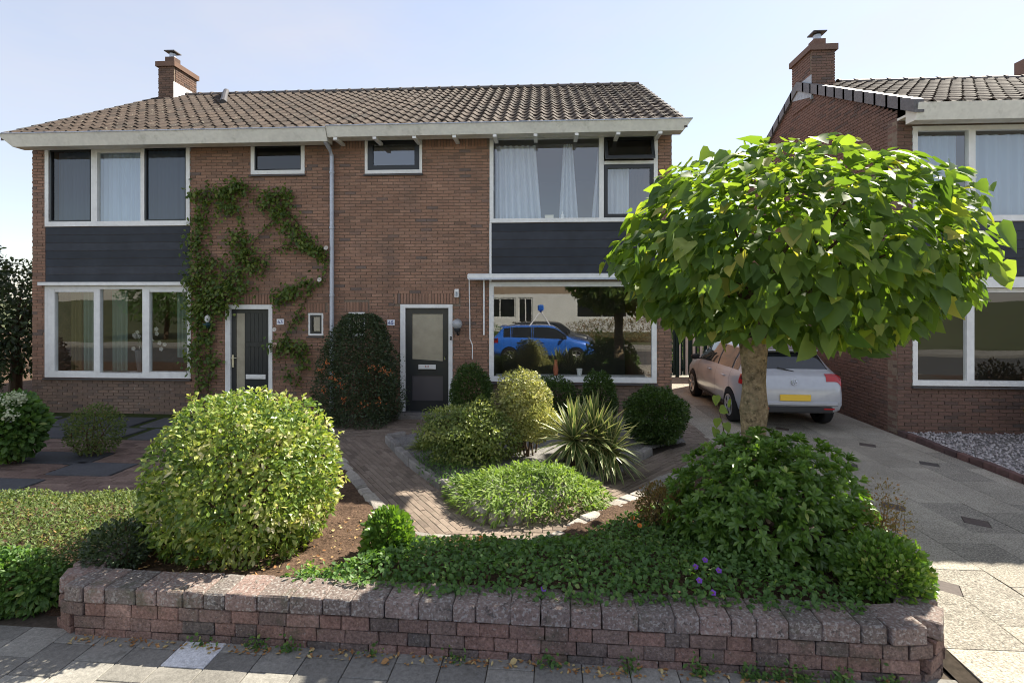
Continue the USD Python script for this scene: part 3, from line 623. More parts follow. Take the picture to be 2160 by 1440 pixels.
HX0, HX1 = -10.63, 2.50
house = thing('semi_detached_house', 'pair of brown brick houses under one tiled roof, dark cladding between the windows', 'house')
WIN = dict(ul=(-10.34, -7.20, 3.83, 5.50), ll=(-10.34, -7.18, .70, 2.66), s1=(-5.91, -4.79, 4.85, 5.50), s2=(-3.55, -2.39, 4.83, 5.55), ur=(-1.04, 2.23, 3.83, 5.55), lr=(-1.05, 2.21, .70, 2.66), d1=(-6.45, -5.46, -.1, 2.21), d2=(-2.83, -1.78, -.1, 2.22), t1=(-4.72, -4.41, 1.59, 2.04), t2=(-3.89, -3.55, 1.59, 2.06))
hp = sbox(HX0, -.15, HX1, 5.60)
for k, (a, b, c, d) in WIN.items(): hp = hp.difference(sbox(a, c, b, min(d, 5.57)))
wall_with_holes(hp, .24, lambda a, b, t: (a, .012 + t, b), 'wall', M['mortar'], house)
holes = list(WIN.values()) + [(-10.34, -7.20, 2.60, 3.9), (-1.04, 2.23, 2.60, 3.9)]
sold = [(-6.62, -5.30, 2.215, 2.43), (-2.95, -1.62, 2.225, 2.44), (-4.80, -4.32, 2.045, 2.25), (-3.98, -3.46, 2.065, 2.27), (-2.39, -1.04, 5.33, 5.54), (-4.05, -3.55, 5.33, 5.54)]
B_, C_, low = brick_face(HX0, HX1, -.04, 5.56, holes, lambda u, d, z: (u, d, z), sold, low=lambda u, z: (u < -7.2 and z < .66) or (u > -1.1 and z < .66))
put_pieces(B_, 'brick', [M['brick_low'] if l else M['brick'] for l in low], house, C_, 'far_bricks')
m = MB()   # gable walls and back wall
for x0, x1 in ((HX0, HX0 + .22), (HX1 - .22, HX1)):
    g = Polygon([(.253, -.15), (8.2, -.15), (8.2, 5.45), (4.0, 7.93), (.253, 5.75)])
    t3 = trimesh.creation.extrude_polygon(g, .22, engine='earcut'); v = np.array(t3.vertices); m.add(np.c_[x0 + v[:, 2], v[:, 0], v[:, 1]], np.array(t3.faces), .5)
m.put('gable_wall', M['brick'], house)
m = MB(); m.box(HX0 + .222, HX1 - .222, 8.0, 8.2, -.15, 5.45, .5); m.put('back_wall', M['brick'], house)
# rooms behind the windows
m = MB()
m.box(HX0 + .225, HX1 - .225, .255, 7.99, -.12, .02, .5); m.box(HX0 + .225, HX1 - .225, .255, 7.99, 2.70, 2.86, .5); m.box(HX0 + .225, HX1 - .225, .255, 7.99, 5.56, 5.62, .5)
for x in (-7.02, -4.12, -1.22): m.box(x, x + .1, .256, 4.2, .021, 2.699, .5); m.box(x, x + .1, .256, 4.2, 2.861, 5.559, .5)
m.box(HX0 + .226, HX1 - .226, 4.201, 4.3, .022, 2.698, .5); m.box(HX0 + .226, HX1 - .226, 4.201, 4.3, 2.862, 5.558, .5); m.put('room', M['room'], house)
# roof
roof = part('roof', house)
m = MB()
for s in (0, 1):
    y0, y1 = (-.42, 4.0) if s == 0 else (8.5, 4.0)
    z0 = 5.56; m.add([[-10.70, y0, z0], [2.60, y0, z0], [2.60, y1, 8.045], [-10.70, y1, 8.045], [-10.70, y0, z0 - .06], [2.60, y0, z0 - .06], [2.60, y1, 7.985], [-10.70, y1, 7.985]], BOXF[:, ::-1] if s == 0 else BOXF, .5)
m.put('roof_boarding', M['trim'], roof)
tile_roof(roof, -10.70, 2.60, (-.50, 5.585), (4.0, 8.12), M['tile'])
ridge_caps(roof, -10.10, 2.60, 4.0, 8.13, M['ridge'])
for x0, x1, sgn in ((2.60, 2.66, 1), (-10.76, -10.70, -1)):   # stepped verge tiles
    n = 15
    for i in range(n):
        a, b = i / n, (i + 1) / n + .012; m = MB(); ya, yb = -.5 + 4.5 * a, -.5 + 4.5 * min(b, 1); za, zb = 5.585 + 2.535 * a, 5.585 + 2.535 * min(b, 1)
        m.add([[x0, ya, za - .11], [x1, ya, za - .11], [x1, yb, zb - .11], [x0, yb, zb - .11], [x0, ya, za + .055], [x1, ya, za + .055], [x1, yb, zb + .035], [x0, yb, zb + .035]], BOXF); m.put('verge_tile', M['ridge'], roof)
# box gutters: the left house's deeper than the right one's
def gutter(x0, x1, b0, b1, zt, zb, yb):
    g = part('box_gutter', house); m = MB(); c = lambda x, y, z: [x, y, z]
    m.add([c(b0, yb, zb), c(b1, yb, zb), c(b1, -.20, zb), c(b0, -.20, zb), c(x0, -.55, zt), c(x1, -.55, zt), c(x1, -.20, zt), c(x0, -.20, zt)], BOXF, .5); m.put('fascia', M['cream'], g)
    m = MB(); m.tube([[x0, -.552, zt + .006], [x1, -.552, zt + .006]], .012, 6, .5); m.put('zinc_lip', M['zinc'], g)
gutter(-10.80, -4.135, -10.58, -4.135, 5.595, 5.365, -.44); gutter(-4.125, 2.74, -4.125, 2.60, 5.62, 5.435, -.46)
m = MB(); m.box(HX0, HX1, -.199, .011, 5.585, 5.615, .5); m.put('soffit', M['cream'], house)
for i in range(9):
    x = -3.98 + i * .77; m = MB(); m.box(x - .035, x + .035, -.45, -.02, 5.385, 5.433, .5); m.put('rafter_end', M['white'], house)
# windows
U = [(-10.24, -9.33, 3.93, 5.42, 'pane_dark', .03, 'black'), (-9.19, -8.26, 3.93, 5.35, 'pane_sky', 0, ''), (-8.17, -7.28, 3.93, 5.43, 'pane_dark', .03, 'black')]
window(house, *WIN['ul'], 0, U, .08, .10, label='three-light upper window with dark insect screens at both sides', sill=False, mull=[(-9.325, -9.195), (-8.255, -8.175)], trans=[(-9.19, -8.26, 5.35, 5.42)])
L = [(-10.12, -9.27, .83, 2.47, 'pane', 0, ''), (-9.13, -8.22, .80, 2.56, 'pane', 0, ''), (-8.06, -7.28, .83, 2.47, 'pane', 0, '')]
window(house, -10.34, -7.18, .70, 2.60, 0, L, .07, .10, label='three-light lower window with white sliding frames', mull=[(-9.265, -9.135), (-8.215, -8.065)], trans=[(-10.27, -10.125, .80, 2.53), (-10.12, -9.27, 2.47, 2.53), (-8.06, -7.28, 2.47, 2.53), (-10.12, -9.27, .80, .83), (-8.06, -7.28, .80, .83)])
window(house, *WIN['s1'], 0, [(-5.83, -4.87, 4.94, 5.42, 'pane_dark', .015, 'black')], .075, .08)
window(house, *WIN['s2'], 0, [(-3.49, -2.45, 4.90, 5.50, 'pane_sky', .095, 'black')], .055, .07)
w = window(house, *WIN['ur'], 0, [(-.95, 1.10, 3.91, 5.47, 'pane_sky', 0, ''), (1.20, 2.16, 3.91, 4.94, 'pane_sky', .07, 'black')], .075, .08, label='wide upper window with open dark top vent', sill=False, mull=[(1.105, 1.195)], trans=[(1.20, 2.155, 4.945, 5.01)])
m = MB(); ang = .16; a, b, c, d = 1.205, 2.15, 5.015, 5.465   # the vent stands open at its foot
for x0, x1, q0, q1, mm, nm in ((a, a + .06, 0, 1, 'black', 'f'), (b - .06, b, 0, 1, 'black', 'f'), (a + .06, b - .06, 0, .15, 'black', 'f'), (a + .06, b - .06, .86, 1, 'black', 'f')):
    zz0, zz1 = c + (d - c) * q0, c + (d - c) * q1; y0, y1 = -(d - zz0) * ang * 2.0, -(d - zz1) * ang * 2.0
    m.add([[x0, y0 - .025, zz0], [x1, y0 - .025, zz0], [x1, y0 + .025, zz0], [x0, y0 + .025, zz0], [x0, y1 - .025, zz1], [x1, y1 - .025, zz1], [x1, y1 + .025, zz1], [x0, y1 + .025, zz1]], BOXF)
tag(m.put('vent_sash', M['black'], w), 'dark vent sash propped open')
m = MB(); q0, q1 = .15, .86; zz0, zz1 = c + (d - c) * q0, c + (d - c) * q1
m.add([[a + .061, -(d - zz0) * ang * 2, zz0], [b - .061, -(d - zz0) * ang * 2, zz0], [b - .061, -(d - zz1) * ang * 2, zz1], [a + .061, -(d - zz1) * ang * 2, zz1]], [[0, 1, 2], [0, 2, 3]]); m.put('pane', M['pane_dark'], w)
window(house, -1.05, 2.21, .70, 2.66, 0, [(-.96, 2.11, .80, 2.58, 'pane_big', 0, '')], .09, .10, label='large single-pane living room window')
window(house, *WIN['t1'], 0.02, [(-4.68, -4.45, 1.63, 2.00, 'pane', .035, 'black')], .035)
window(house, *WIN['t2'], 0.02, [(-3.855, -3.585, 1.625, 2.02, 'pane', .03, 'black')], .035)
boards(house, -10.335, -7.205, 2.675, 3.822, .03, 7, M['clad']); boards(house, -1.0, 2.195, 2.83, 3.822, .03, 6, M['clad'])
m = MB(); m.box(-1.045, -1.003, -.012, .05, 2.67, 3.825, .5); m.put('corner_trim', M['white'], house); m = MB(); m.box(2.198, 2.225, -.012, .05, 2.67, 3.825, .5); m.put('corner_trim', M['white'], house)
m = MB(); m.box(-10.42, -7.16, -.09, .0, 2.605, 2.672, .5); m.put('window_hood', M['white'], house)
# doors
d1 = part('door', house); tag(d1, 'dark grey boarded front door with a tall narrow frosted strip')
m = MB()
for a, b in ((-6.45, -6.34), (-5.54, -5.46)): m.box(a, b, -.012, .09, -.02, 2.21, .5)
m.box(-6.34, -5.54, -.012, .09, 2.12, 2.21, .5); m.put('frame', M['white'], d1)
m = MB(); m.box(-6.335, -5.545, .045, .085, .0, 2.115, .5); m.box(-6.333, -6.24, .03, .045, .0, 2.113, .5); m.box(-5.60, -5.547, .03, .045, .0, 2.113, .5); m.box(-6.24, -5.60, .03, .045, 2.04, 2.113, .5); m.box(-6.04, -5.60, .03, .045, 1.36, 1.44, .5); m.put('leaf', M['black'], d1)
for i in range(5):
    x = -6.03 + i * .086; m = MB(); m.box(x, x + .08, .036, .045, 1.45, 2.03); m.box(x, x + .08, .036, .045, .82, 1.35); m.put('door_board', M['black'], d1)
m = MB(); m.box(-6.235, -6.065, .038, .045, .15, 2.035, .5); m.put('pane', M['frost'], d1)
m = MB(); m.box(-6.03, -5.62, .018, .045, .70, .79, .5); m.box(-5.98, -5.67, .012, .018, .72, .77, .5); m.put('letterbox', M['white'], d1)
m = MB(); m.cbox([-6.30, .02, 1.06], [.022, .012, .13], .006, 0, .5); m.tube([[-6.30, .02, 1.13], [-6.30, -.03, 1.13], [-6.20, -.03, 1.13]], .011, 6, .5); m.put('handle', M['brass'], d1)
d2 = part('door', house); tag(d2, 'black front door with large frosted pane and white letterbox')
m = MB()
for a, b in ((-2.83, -2.73), (-1.86, -1.78)): m.box(a, b, -.012, .09, .08, 2.22, .5)
m.box(-2.73, -1.86, -.012, .09, 2.15, 2.22, .5); m.put('frame', M['white'], d2)
m = MB(); m.box(-2.725, -1.865, .05, .085, .09, 2.145, .5)
m.box(-2.724, -2.60, .03, .05, .09, 2.144, .5); m.box(-1.98, -1.866, .03, .05, .09, 2.144, .5); m.box(-2.60, -1.98, .03, .05, 2.03, 2.144, .5)
m.add([[-2.60, .03, .80], [-1.98, .03, .80], [-1.98, .05, .80], [-2.60, .05, .80], [-2.60, .03, 1.13], [-1.98, .03, 1.09], [-1.98, .05, 1.09], [-2.60, .05, 1.13]], BOXF, .5); m.box(-2.60, -1.98, .03, .05, .09, .30, .5); m.put('leaf', M['black'], d2)
m = MB(); m.box(-2.598, -1.982, .042, .05, 1.09, 2.028, .5); tag(m.put('pane', M['frost'], d2), 'large upper frosted pane')
m = MB(); m.box(-2.598, -1.982, .040, .05, .302, .798, .5); m.put('lower_panel', mat('door_panel', (.06, .055, .06), .35, .6), d2)
m = MB(); m.box(-2.47, -2.12, .012, .03, .93, 1.02, .5); m.box(-2.43, -2.16, .006, .012, .945, 1.005, .5); m.put('letterbox', M['white'], d2)
m = MB(); [m.lathe([(0, -.003), (.014, -.003), (.014, 0)], [x, .004, .985], 10, .5, 'y') for x in (-2.32, -2.27)]; m.put('letterbox_sticker', M['terracotta'], d2)
m = MB(); m.tube([[-1.93, .03, 1.13], [-1.93, -.02, 1.13], [-1.93, -.02, 1.20]], .012, 6, .5); m.put('handle', M['chrome'], d2)
m = MB(); m.box(-2.86, -1.76, -.30, .085, -.06, .075, .5); m.put('doorstep', M['edging'], d2)
m = MB(); m.box(-2.80, -1.80, -.02, .03, .0755, .089, .5); m.put('threshold', M['slate'], d2)
m = MB(); m.box(-6.48, -5.43, -.2, .085, -.06, -.002, .5); m.put('doorstep', M['edging'], d1)
# downpipe on the boundary between the two houses
dp = part('downpipe', house); m = MB(); m.tube([[-4.20, -.40, 5.38], [-4.20, -.20, 5.30], [-4.20, -.075, 5.18], [-4.20, -.07, 5.0], [-4.20, -.07, 0]], .042, 10, .5); m.put('pipe', M['zinc'], dp)
for z in (4.85, 3.75, 2.4, 1.2): m = MB(); m.lathe([(.043, -.025), (.052, -.02), (.052, .02), (.043, .025)], [-4.20, -.07, z], 12, .5); m.box(-4.215, -4.185, -.03, .01, z - .012, z + .012); m.put('bracket', M['zinc'], dp)
# chimney
def chimney(parent, x0, x1, y0, y1, z0, z1, bm, flash_side, flue=True, cm='ridge'):
    c = part('chimney', parent); m = MB(); m.box(x0 + .011, x1 - .011, y0 + .011, y1 - .011, z0, z1, .5); m.put('core', M['mortar'], c)
    B2 = []
    for pl, u0, u1 in ((lambda u, d, z: (u, y0 + .011 + d - .012, z), x0, x1), (lambda u, d, z: (x1 - .011 - d + .012, u, z), y0 + .06, y1), (lambda u, d, z: (x0 + .011 + d - .012, u, z), y0 + .06, y1)):
        B2 += brick_face(u0, u1, z0, z1, [], pl)[0]
    m = MB(); [m.add(np.vstack(q.v), np.vstack(q.f), np.concatenate(q.t)) for q in B2]; tag(m.put('brickwork', bm, c), kind='stuff')
    m = MB(); m.box(x0 - .05, x1 + .05, y0 - .05, y1 + .05, z1 - .10, z1 + .035, .8); m.put('coping', bm, c)
    xc, yc = (x0 + x1) / 2, y0 + .26
    m = MB(); m.box(xc - .13, xc + .13, yc - .13, yc + .13, z1 + .035, z1 + .24, .3); m.put('flue_block', bm, c)
    m = MB(); m.lathe([(.085, 0), (.085, .13), (.075, .13), (.075, .0)], [xc, yc, z1 + .24], 14, .5); m.put('flue_pipe', M['zinc'], c)
    m = MB(); m.box(xc - .15, xc + .15, yc - .15, yc + .15, z1 + .395, z1 + .42, .3); [m.box(xc + a - .008, xc + a + .008, yc - .008, yc + .008, z1 + .36, z1 + .395) for a in (-.08, .08)]; m.put('flue_cap', M['sill'], c)
    m = MB(); xs = x1 if flash_side > 0 else x0; s = flash_side
    zr = lambda y: z0 + .0
    m.add([[xs + s * .004, y0 - .02, z0 + .1], [xs + s * .004, y1, z0 + .34], [xs + s * .004, y1 - .2, z0 + .62], [xs + s * .004, y0 - .02, z0 + .62]], [[0, 1, 2], [0, 2, 3]] if s > 0 else [[2, 1, 0], [3, 2, 0]]); m.put('side_flashing', M['whiteflash'] if s > 0 else M['lead'], c)
    m = MB(); m.box(x0 - .03, x1 + .03, y0 - .045, y0 - .02, z0 + .05, z0 + .14, .5); m.put('front_flashing', M['lead'], c); return c
chimney(house, -10.66, -10.20, 3.55, 4.48, 7.72, 8.86, M['brick_dark'], 1)
# roof vent pipe
zr = lambda y: 5.585 + (y + .5) * .5634 + .10
m = MB(); m.tube([[-8.92, 3.95, zr(3.95) + .02], [-8.80, 3.7, zr(3.7) + .05], [-8.58, 3.3, zr(3.3)], [-8.25, 2.75, zr(2.75) - .02], [-8.08, 2.45, zr(2.45) - .06]], [.05, .07, .075, .075, .09], 10, .2); m.put('vent_hood', M['sill'], roof)

# awning, lamps, numbers and other things fixed to the walls
aw = thing('awning', 'closed white awning cassette with hanging crank rod above the large window', 'awning')
m = MB(); m.cbox([.43, -.12, 2.765], [1.89, .075, .055], .02, 0, .5); m.put('cassette', M['white'], aw)
m = MB(); m.box(-1.44, 2.30, -.205, -.196, 2.70, 2.735, .5); m.put('front_bar', M['zinc'], aw)
m = MB(); m.tube([[-1.43, -.10, 2.71], [-1.43, -.10, 2.60], [-1.42, -.09, 1.55], [-1.37, -.09, 1.42], [-1.37, -.09, 1.15]], .011, 6, .5); m.put('crank_rod', M['white'], aw)
m = MB(); m.box(-1.165, -1.135, -.05, -.0, 1.62, 2.70, .5); m.put('arm_rail', M['white'], aw)
lp = thing('wall_lamp', 'teal lantern with white glass left of the dark boarded door', 'wall lamp')
m = MB(); m.lathe([(.0, -.11), (.03, -.10), (.085, -.05), (.09, -.03), (.03, -.02), (.03, .0)], [-6.76, -.10, 1.86], 14, .5); m.tube([[-6.76, .0, 1.74], [-6.76, -.10, 1.74], [-6.76, -.10, 1.77]], .014, 6, .5); m.put('holder', M['teal'], lp)
m = MB(); m.lathe([(.03, -.0), (.055, .04), (.05, .11), (.0, .15)], [-6.76, -.10, 1.86], 14, .5); m.put('glass', M['white'], lp, True)
lp = thing('wall_lamp', 'smoked glass globe lamp on a dark bracket right of the black door', 'wall lamp')
m = MB(); s_ = trimesh.creation.icosphere(3, .10); s_.apply_translation([-1.66, -.15, 1.84]); m.tm(s_, .5); m.put('globe', M['globe'], lp, True)
m = MB(); m.lathe([(.0, -.17), (.05, -.15), (.07, -.11), (.06, -.09), (.0, -.085)], [-1.66, -.15, 1.84], 14, .5); m.tube([[-1.66, -.15, 1.68], [-1.66, -.08, 1.62], [-1.66, .0, 1.62]], .018, 6, .5); m.put('bracket', M['trim'], lp)
lp = thing('outdoor_sensor', 'small white box fixed to the bricks above the globe lamp', 'sensor')
m = MB(); m.cbox([-1.69, -.03, 2.44], [.045, .03, .085], .012, 0, .5); m.put('housing', M['white'], lp); m = MB(); m.box(-1.71, -1.67, -.064, -.06, 2.38, 2.47); m.put('lens', M['lead'], lp)
for x, z, txt, lb in ((-5.29, 1.865, '43', 'white enamel house number 43 beside the dark boarded door'), (-3.015, 1.855, '45', 'white enamel house number 45 left of the black door')):
    t = thing('house_number', lb, 'house number'); m = MB(); m.cbox([x, -.008, z], [.075, .008, .058], .004, 0, .5); m.put('plate', M['plaque'], t)
    tm_ = meshkit.text_mesh(txt, .066, .002, True); v = np.array(tm_.vertices); v[:, 0] -= v[:, 0].mean(); m = MB(); m.add(np.c_[x + v[:, 0], -.0165 - v[:, 2], z - .033 + v[:, 1]], np.array(tm_.faces)[:, ::-1], .5); m.put('digits', M['plaqueblue'], t)
t = thing('doorbell', 'small dark bell push on the frame right of the black door', 'doorbell'); m = MB(); m.cbox([-1.81, -.02, 1.55], [.018, .008, .035], .004, 0, .5); m.put('plate', M['trim'], t); m = MB(); m.lathe([(0, -.004), (.008, -.004), (.008, .001)], [-1.81, -.028, 1.56], 8, .5, 'y'); m.put('button', M['white'], t)

# curtains and things on the window sills
curtain('grey sheer curtain with reflected sky blue in its colour across the left upper window', -10.25, -7.27, 3.86, 5.42, .20, M['sheer'], 30, .022, seed=1)
curtain('white curtain at the left of the wide upper window', -.93, -.02, 3.88, 5.40, .22, M['curtain'], 7, .05, top=(-.93, -.14), seed=2)
curtain('narrow white curtain gathered in the middle of the wide upper window', .33, .72, 3.88, 5.42, .24, M['curtain'], 4, .04, top=(.42, .60), seed=3)
curtain('edge of a white curtain at the right of the wide upper pane', .98, 1.15, 3.88, 5.40, .24, M['curtain'], 2, .04, top=(1.12, 1.20), seed=4)
curtain('white curtain behind the dark sash of the upper right window', 1.30, 1.72, 3.95, 5.0, .24, M['curtain'], 4, .03, seed=5)
curtain('tan curtain at the left edge of the lower left window', -10.05, -9.78, .80, 2.5, .26, M['tan_curtain'], 3, .03, seed=6)
curtain('pale green sheer behind the first lower left pane', -9.76, -9.30, .80, 2.5, .26, M['green_curtain'], 5, .03, seed=7)
curtain('pale green sheer in the middle lower left pane', -9.12, -8.76, .80, 2.5, .26, M['green_curtain'], 4, .03, seed=8)
curtain('pale green sheer in the right lower left pane', -7.68, -7.22, 1.1, 2.5, .26, M['green_curtain'], 5, .03, seed=9)
for x0, x1, nm in ((-10.3, -7.25, 'left'), (-.95, 2.1, 'right')): m = MB(); m.box(x0, x1, .26, .52, .74, .775, .5); tag(m.put('window_board', M['white'], house))
t = thing('vase', 'red terracotta vase on the sill of the large window', 'vase'); m = MB(); m.lathe([(.04, 0), (.055, .12), (.035, .24), (.03, .30), (.022, .30), (.02, .2)], [.27, .36, .776], 14, .5); m.put('body', M['terracotta'], t, True); m = MB(); m.lathe([(.032, .0), (.036, .012), (.03, .024)], [.27, .36, 1.072], 14, .5); m.put('rim', M['terracotta'], t)
t = thing('flowerpot', 'white flowerpot low in the large window right of the vase', 'flowerpot'); m = MB(); m.lathe([(.04, 0), (.06, .13), (.062, .14), (.05, .14), (.045, .1)], [.75, .36, .776], 14, .5); m.put('pot', M['white'], t); m = MB(); m.lathe([(0, .11), (.05, .11)], [.75, .36, .776], 14, .5); m.put('earth', M['soil'], t)
t = thing('box', 'cream box on the sill of the wide upper window', 'box'); m = MB(); m.box(.05, .22, .14, .24, 3.87, 3.98, .5); m.put('carton', M['cardboard'], t); m = MB(); m.box(.045, .225, .135, .245, 3.98, 3.995, .5); m.put('lid', M['cardboard'], t)
t = thing('bottle', 'white bottle on the sill of the wide upper window beside the gathered curtain', 'bottle'); m = MB(); m.lathe([(0, 0), (.04, 0), (.04, .12), (.015, .15), (.015, .17)], [.40, .17, 3.87], 12, .5); m.put('body', M['white'], t); m = MB(); m.lathe([(.017, .0), (.017, .025), (0, .025)], [.40, .17, 4.04], 12, .5); m.put('cap', M['whiteflash'], t)
rng = np.random.default_rng(31)
t = thing('vase', 'dark tapered vase with white orchids in the lower left window', 'vase'); m = MB(); m.lathe([(.06, 0), (.11, .45), (.10, .47), (.05, .1)], [-8.55, .36, .776], 14, .5); m.put('body', M['sill'], t)
p = np.c_[rng.uniform(-8.75, -8.05, 16), rng.uniform(.3, .5, 16), rng.uniform(1.25, 1.7, 16)]; m = MB()
for q in p: m.tube([[-8.55, .36, 1.2], (q + [-8.55, .36, 1.3]) / 2 + [0, 0, .1], q], .004, 4, .5)
m.put('stem', M['dark'], t); m = MB()
for q in p: add_leaves(m, leaves(np.repeat(q[None], 5, 0), np.c_[np.cos(np.arange(5) * 1.257), np.full(5, -.3), np.sin(np.arange(5) * 1.257)], np.tile([0, -1, 0], (5, 1)), .055, .05, 'oval'), np.full(5, .5))
m.put('blossom', M['whitefl'], t)

# ------------------------------------------------------------------ right-hand neighbour house
nb = thing('brick_house', 'darker brick house right of the driveway with gable wall and tiled roof', 'house')
NX, NY, NR = 6.12, -.85, 2.55
NW = [(6.37, 9.6, 3.66, 5.30), (6.37, 9.6, .84, 2.52)]
g = sbox(NX, -.15, 14.0, 5.45)
for a, b, c, d in NW: g = g.difference(sbox(a, c, b, d))
wall_with_holes(g, .24, lambda a, b, t: (a, NY + .012 + t, b), 'wall', M['mortar'], nb)
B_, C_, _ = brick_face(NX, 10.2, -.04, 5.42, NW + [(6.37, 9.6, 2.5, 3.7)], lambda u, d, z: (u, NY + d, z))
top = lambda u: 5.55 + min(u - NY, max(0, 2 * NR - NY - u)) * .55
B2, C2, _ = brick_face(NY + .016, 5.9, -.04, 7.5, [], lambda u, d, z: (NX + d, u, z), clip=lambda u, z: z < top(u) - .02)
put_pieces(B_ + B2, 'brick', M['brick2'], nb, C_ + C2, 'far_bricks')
m = MB(); g = Polygon([(NY + .253, -.15), (5.95, -.15), (5.95, 5.45), (NR, 7.32), (NY + .253, 5.5)]); t3 = trimesh.creation.extrude_polygon(g, .22, engine='earcut'); v = np.array(t3.vertices)
m.add(np.c_[NX + .012 + v[:, 2], v[:, 0], v[:, 1]], np.array(t3.faces), .5); m.put('gable_wall', M['mortar'], nb)
m = MB(); m.box(NX + .24, 14, 5.7, 5.94, -.15, 5.4, .5); m.box(13.8, 14, NY + .26, 5.69, -.15, 5.4, .5); m.put('back_wall', M['brick2'], nb)
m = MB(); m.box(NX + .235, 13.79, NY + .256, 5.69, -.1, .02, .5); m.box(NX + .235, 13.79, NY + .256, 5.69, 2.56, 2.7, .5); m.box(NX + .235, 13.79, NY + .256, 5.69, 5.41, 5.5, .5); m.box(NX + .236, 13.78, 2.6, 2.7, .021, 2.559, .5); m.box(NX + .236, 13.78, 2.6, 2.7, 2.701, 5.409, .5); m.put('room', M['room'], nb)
rf = part('roof', nb); m = MB()
for s in (0, 1):
    y0, y1 = (NY - .42, NR) if s == 0 else (2 * NR - NY + .42, NR)
    m.add([[NX - .02, y0, 5.50], [14.2, y0, 5.50], [14.2, y1, 7.38], [NX - .02, y1, 7.38], [NX - .02, y0, 5.44], [14.2, y0, 5.44], [14.2, y1, 7.32], [NX - .02, y1, 7.32]], BOXF[:, ::-1] if s == 0 else BOXF, .5)
m.put('roof_boarding', M['trim'], rf)
tile_roof(rf, NX + .04, 14.1, (NY - .48, 5.53), (NR, 7.44), M['tile'], seed=5)
ridge_caps(rf, NX + .9, 14.1, NR, 7.46, M['ridge'])
n = 12
for i in range(n):   # broad dark verge tiles, front and back slope
    for s in (0, 1):
        a, b = i / n, (i + 1) / n + .015; ys = [NY - .48 + (NR - NY + .48) * k for k in (a, min(b, 1))]; zs = [5.53 + 1.91 * k for k in (a, min(b, 1))]
        if s: ys = [2 * NR - k for k in ys]
        m = MB(); x0, x1 = NX - .06, NX + .10
        m.add([[x0, ys[0], zs[0] - .15], [x1, ys[0], zs[0] - .15], [x1, ys[1], zs[1] - .15], [x0, ys[1], zs[1] - .15], [x0, ys[0], zs[0] + .07], [x1, ys[0], zs[0] + .07], [x1, ys[1], zs[1] + .064], [x0, ys[1], zs[1] + .064]], BOXF if not s else BOXF[:, ::-1]); m.put('verge_tile', M['verge'], rf)
gt = part('box_gutter', nb); m = MB(); x0, x1 = NX + .0, 14.1
m.add([[x0, NY - .42, 5.27], [x1, NY - .42, 5.27], [x1, NY - .20, 5.27], [x0, NY - .20, 5.27], [x0, NY - .52, 5.53], [x1, NY - .52, 5.53], [x1, NY - .20, 5.53], [x0, NY - .20, 5.53]], BOXF, .5); m.put('fascia', M['cream'], gt)
m = MB(); m.box(NX, 14, NY - .199, NY + .01, 5.40, 5.44, .5); m.put('soffit', M['cream'], gt)
window(nb, *NW[0], NY, [(6.45, 7.28, 3.78, 5.22, 'pane_sky', 0, ''), (7.40, 9.5, 3.76, 5.22, 'pane_sky', 0, '')], .08, .10, label='upper window of the right-hand house', sill=False, mull=[(7.285, 7.395)])
window(nb, *NW[1], NY, [(6.45, 7.25, .93, 2.44, 'pane', 0, ''), (7.38, 9.5, .93, 2.44, 'pane', 0, '')], .08, .09, label='lower window of the right-hand house', mull=[(7.255, 7.375)])
boards(nb, 6.375, 9.595, 2.72, 3.65, NY + .03, 6, M['clad'])
m = MB(); m.box(6.30, 9.65, NY - .13, NY, 2.525, 2.70, .5); m.put('window_hood', M['white'], nb)
chimney(nb, 6.10, 6.62, 1.95, 2.85, 6.8, 8.06, M['brick2'], -1)
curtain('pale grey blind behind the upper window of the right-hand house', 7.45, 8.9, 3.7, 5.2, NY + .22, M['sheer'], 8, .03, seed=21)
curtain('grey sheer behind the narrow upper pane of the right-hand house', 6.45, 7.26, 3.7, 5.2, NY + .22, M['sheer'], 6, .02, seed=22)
b3 = thing('chimney', 'far brick chimney with metal flue behind the right roof edge', 'chimney')
m = MB(); m.box(16.6, 18.4, 8, 9, 5, 10.6, .5); m.put('brickwork', M['brick2'], b3); m = MB(); m.lathe([(.2, 0), (.2, .4), (.16, .4)], [16.9, 8.4, 10.6], 12, .5); m.put('flue_pipe', M['zinc'], b3)

# gate between the houses
gt = thing('garden_gate', 'dark green gate with white pickets behind the silver car', 'gate'); rng = np.random.default_rng(33)
for i in range(24):
    x = 2.56 + i * .147; m = MB(); m.box(x, x + .13, 5.42, 5.44, .05, 1.75 + .01 * rng.random()); m.put('board', M['gate_green'], gt)
for i, x in enumerate(np.arange(4.02, 6.0, .21)):
    m = MB(); m.box(x, x + .07, 5.36, 5.385, .08, 1.62); m.put('picket', M['white'], gt)
for z in (.25, 1.25): m = MB(); m.box(2.55, 6.1, 5.39, 5.418, z, z + .09, .5); m.put('rail', M['gate_green'], gt)
for x in (2.60, 3.95, 6.02): m = MB(); m.box(x, x + .09, 5.36, 5.45, -.1, 1.85, .5); m.put('post', M['gate_green'], gt)

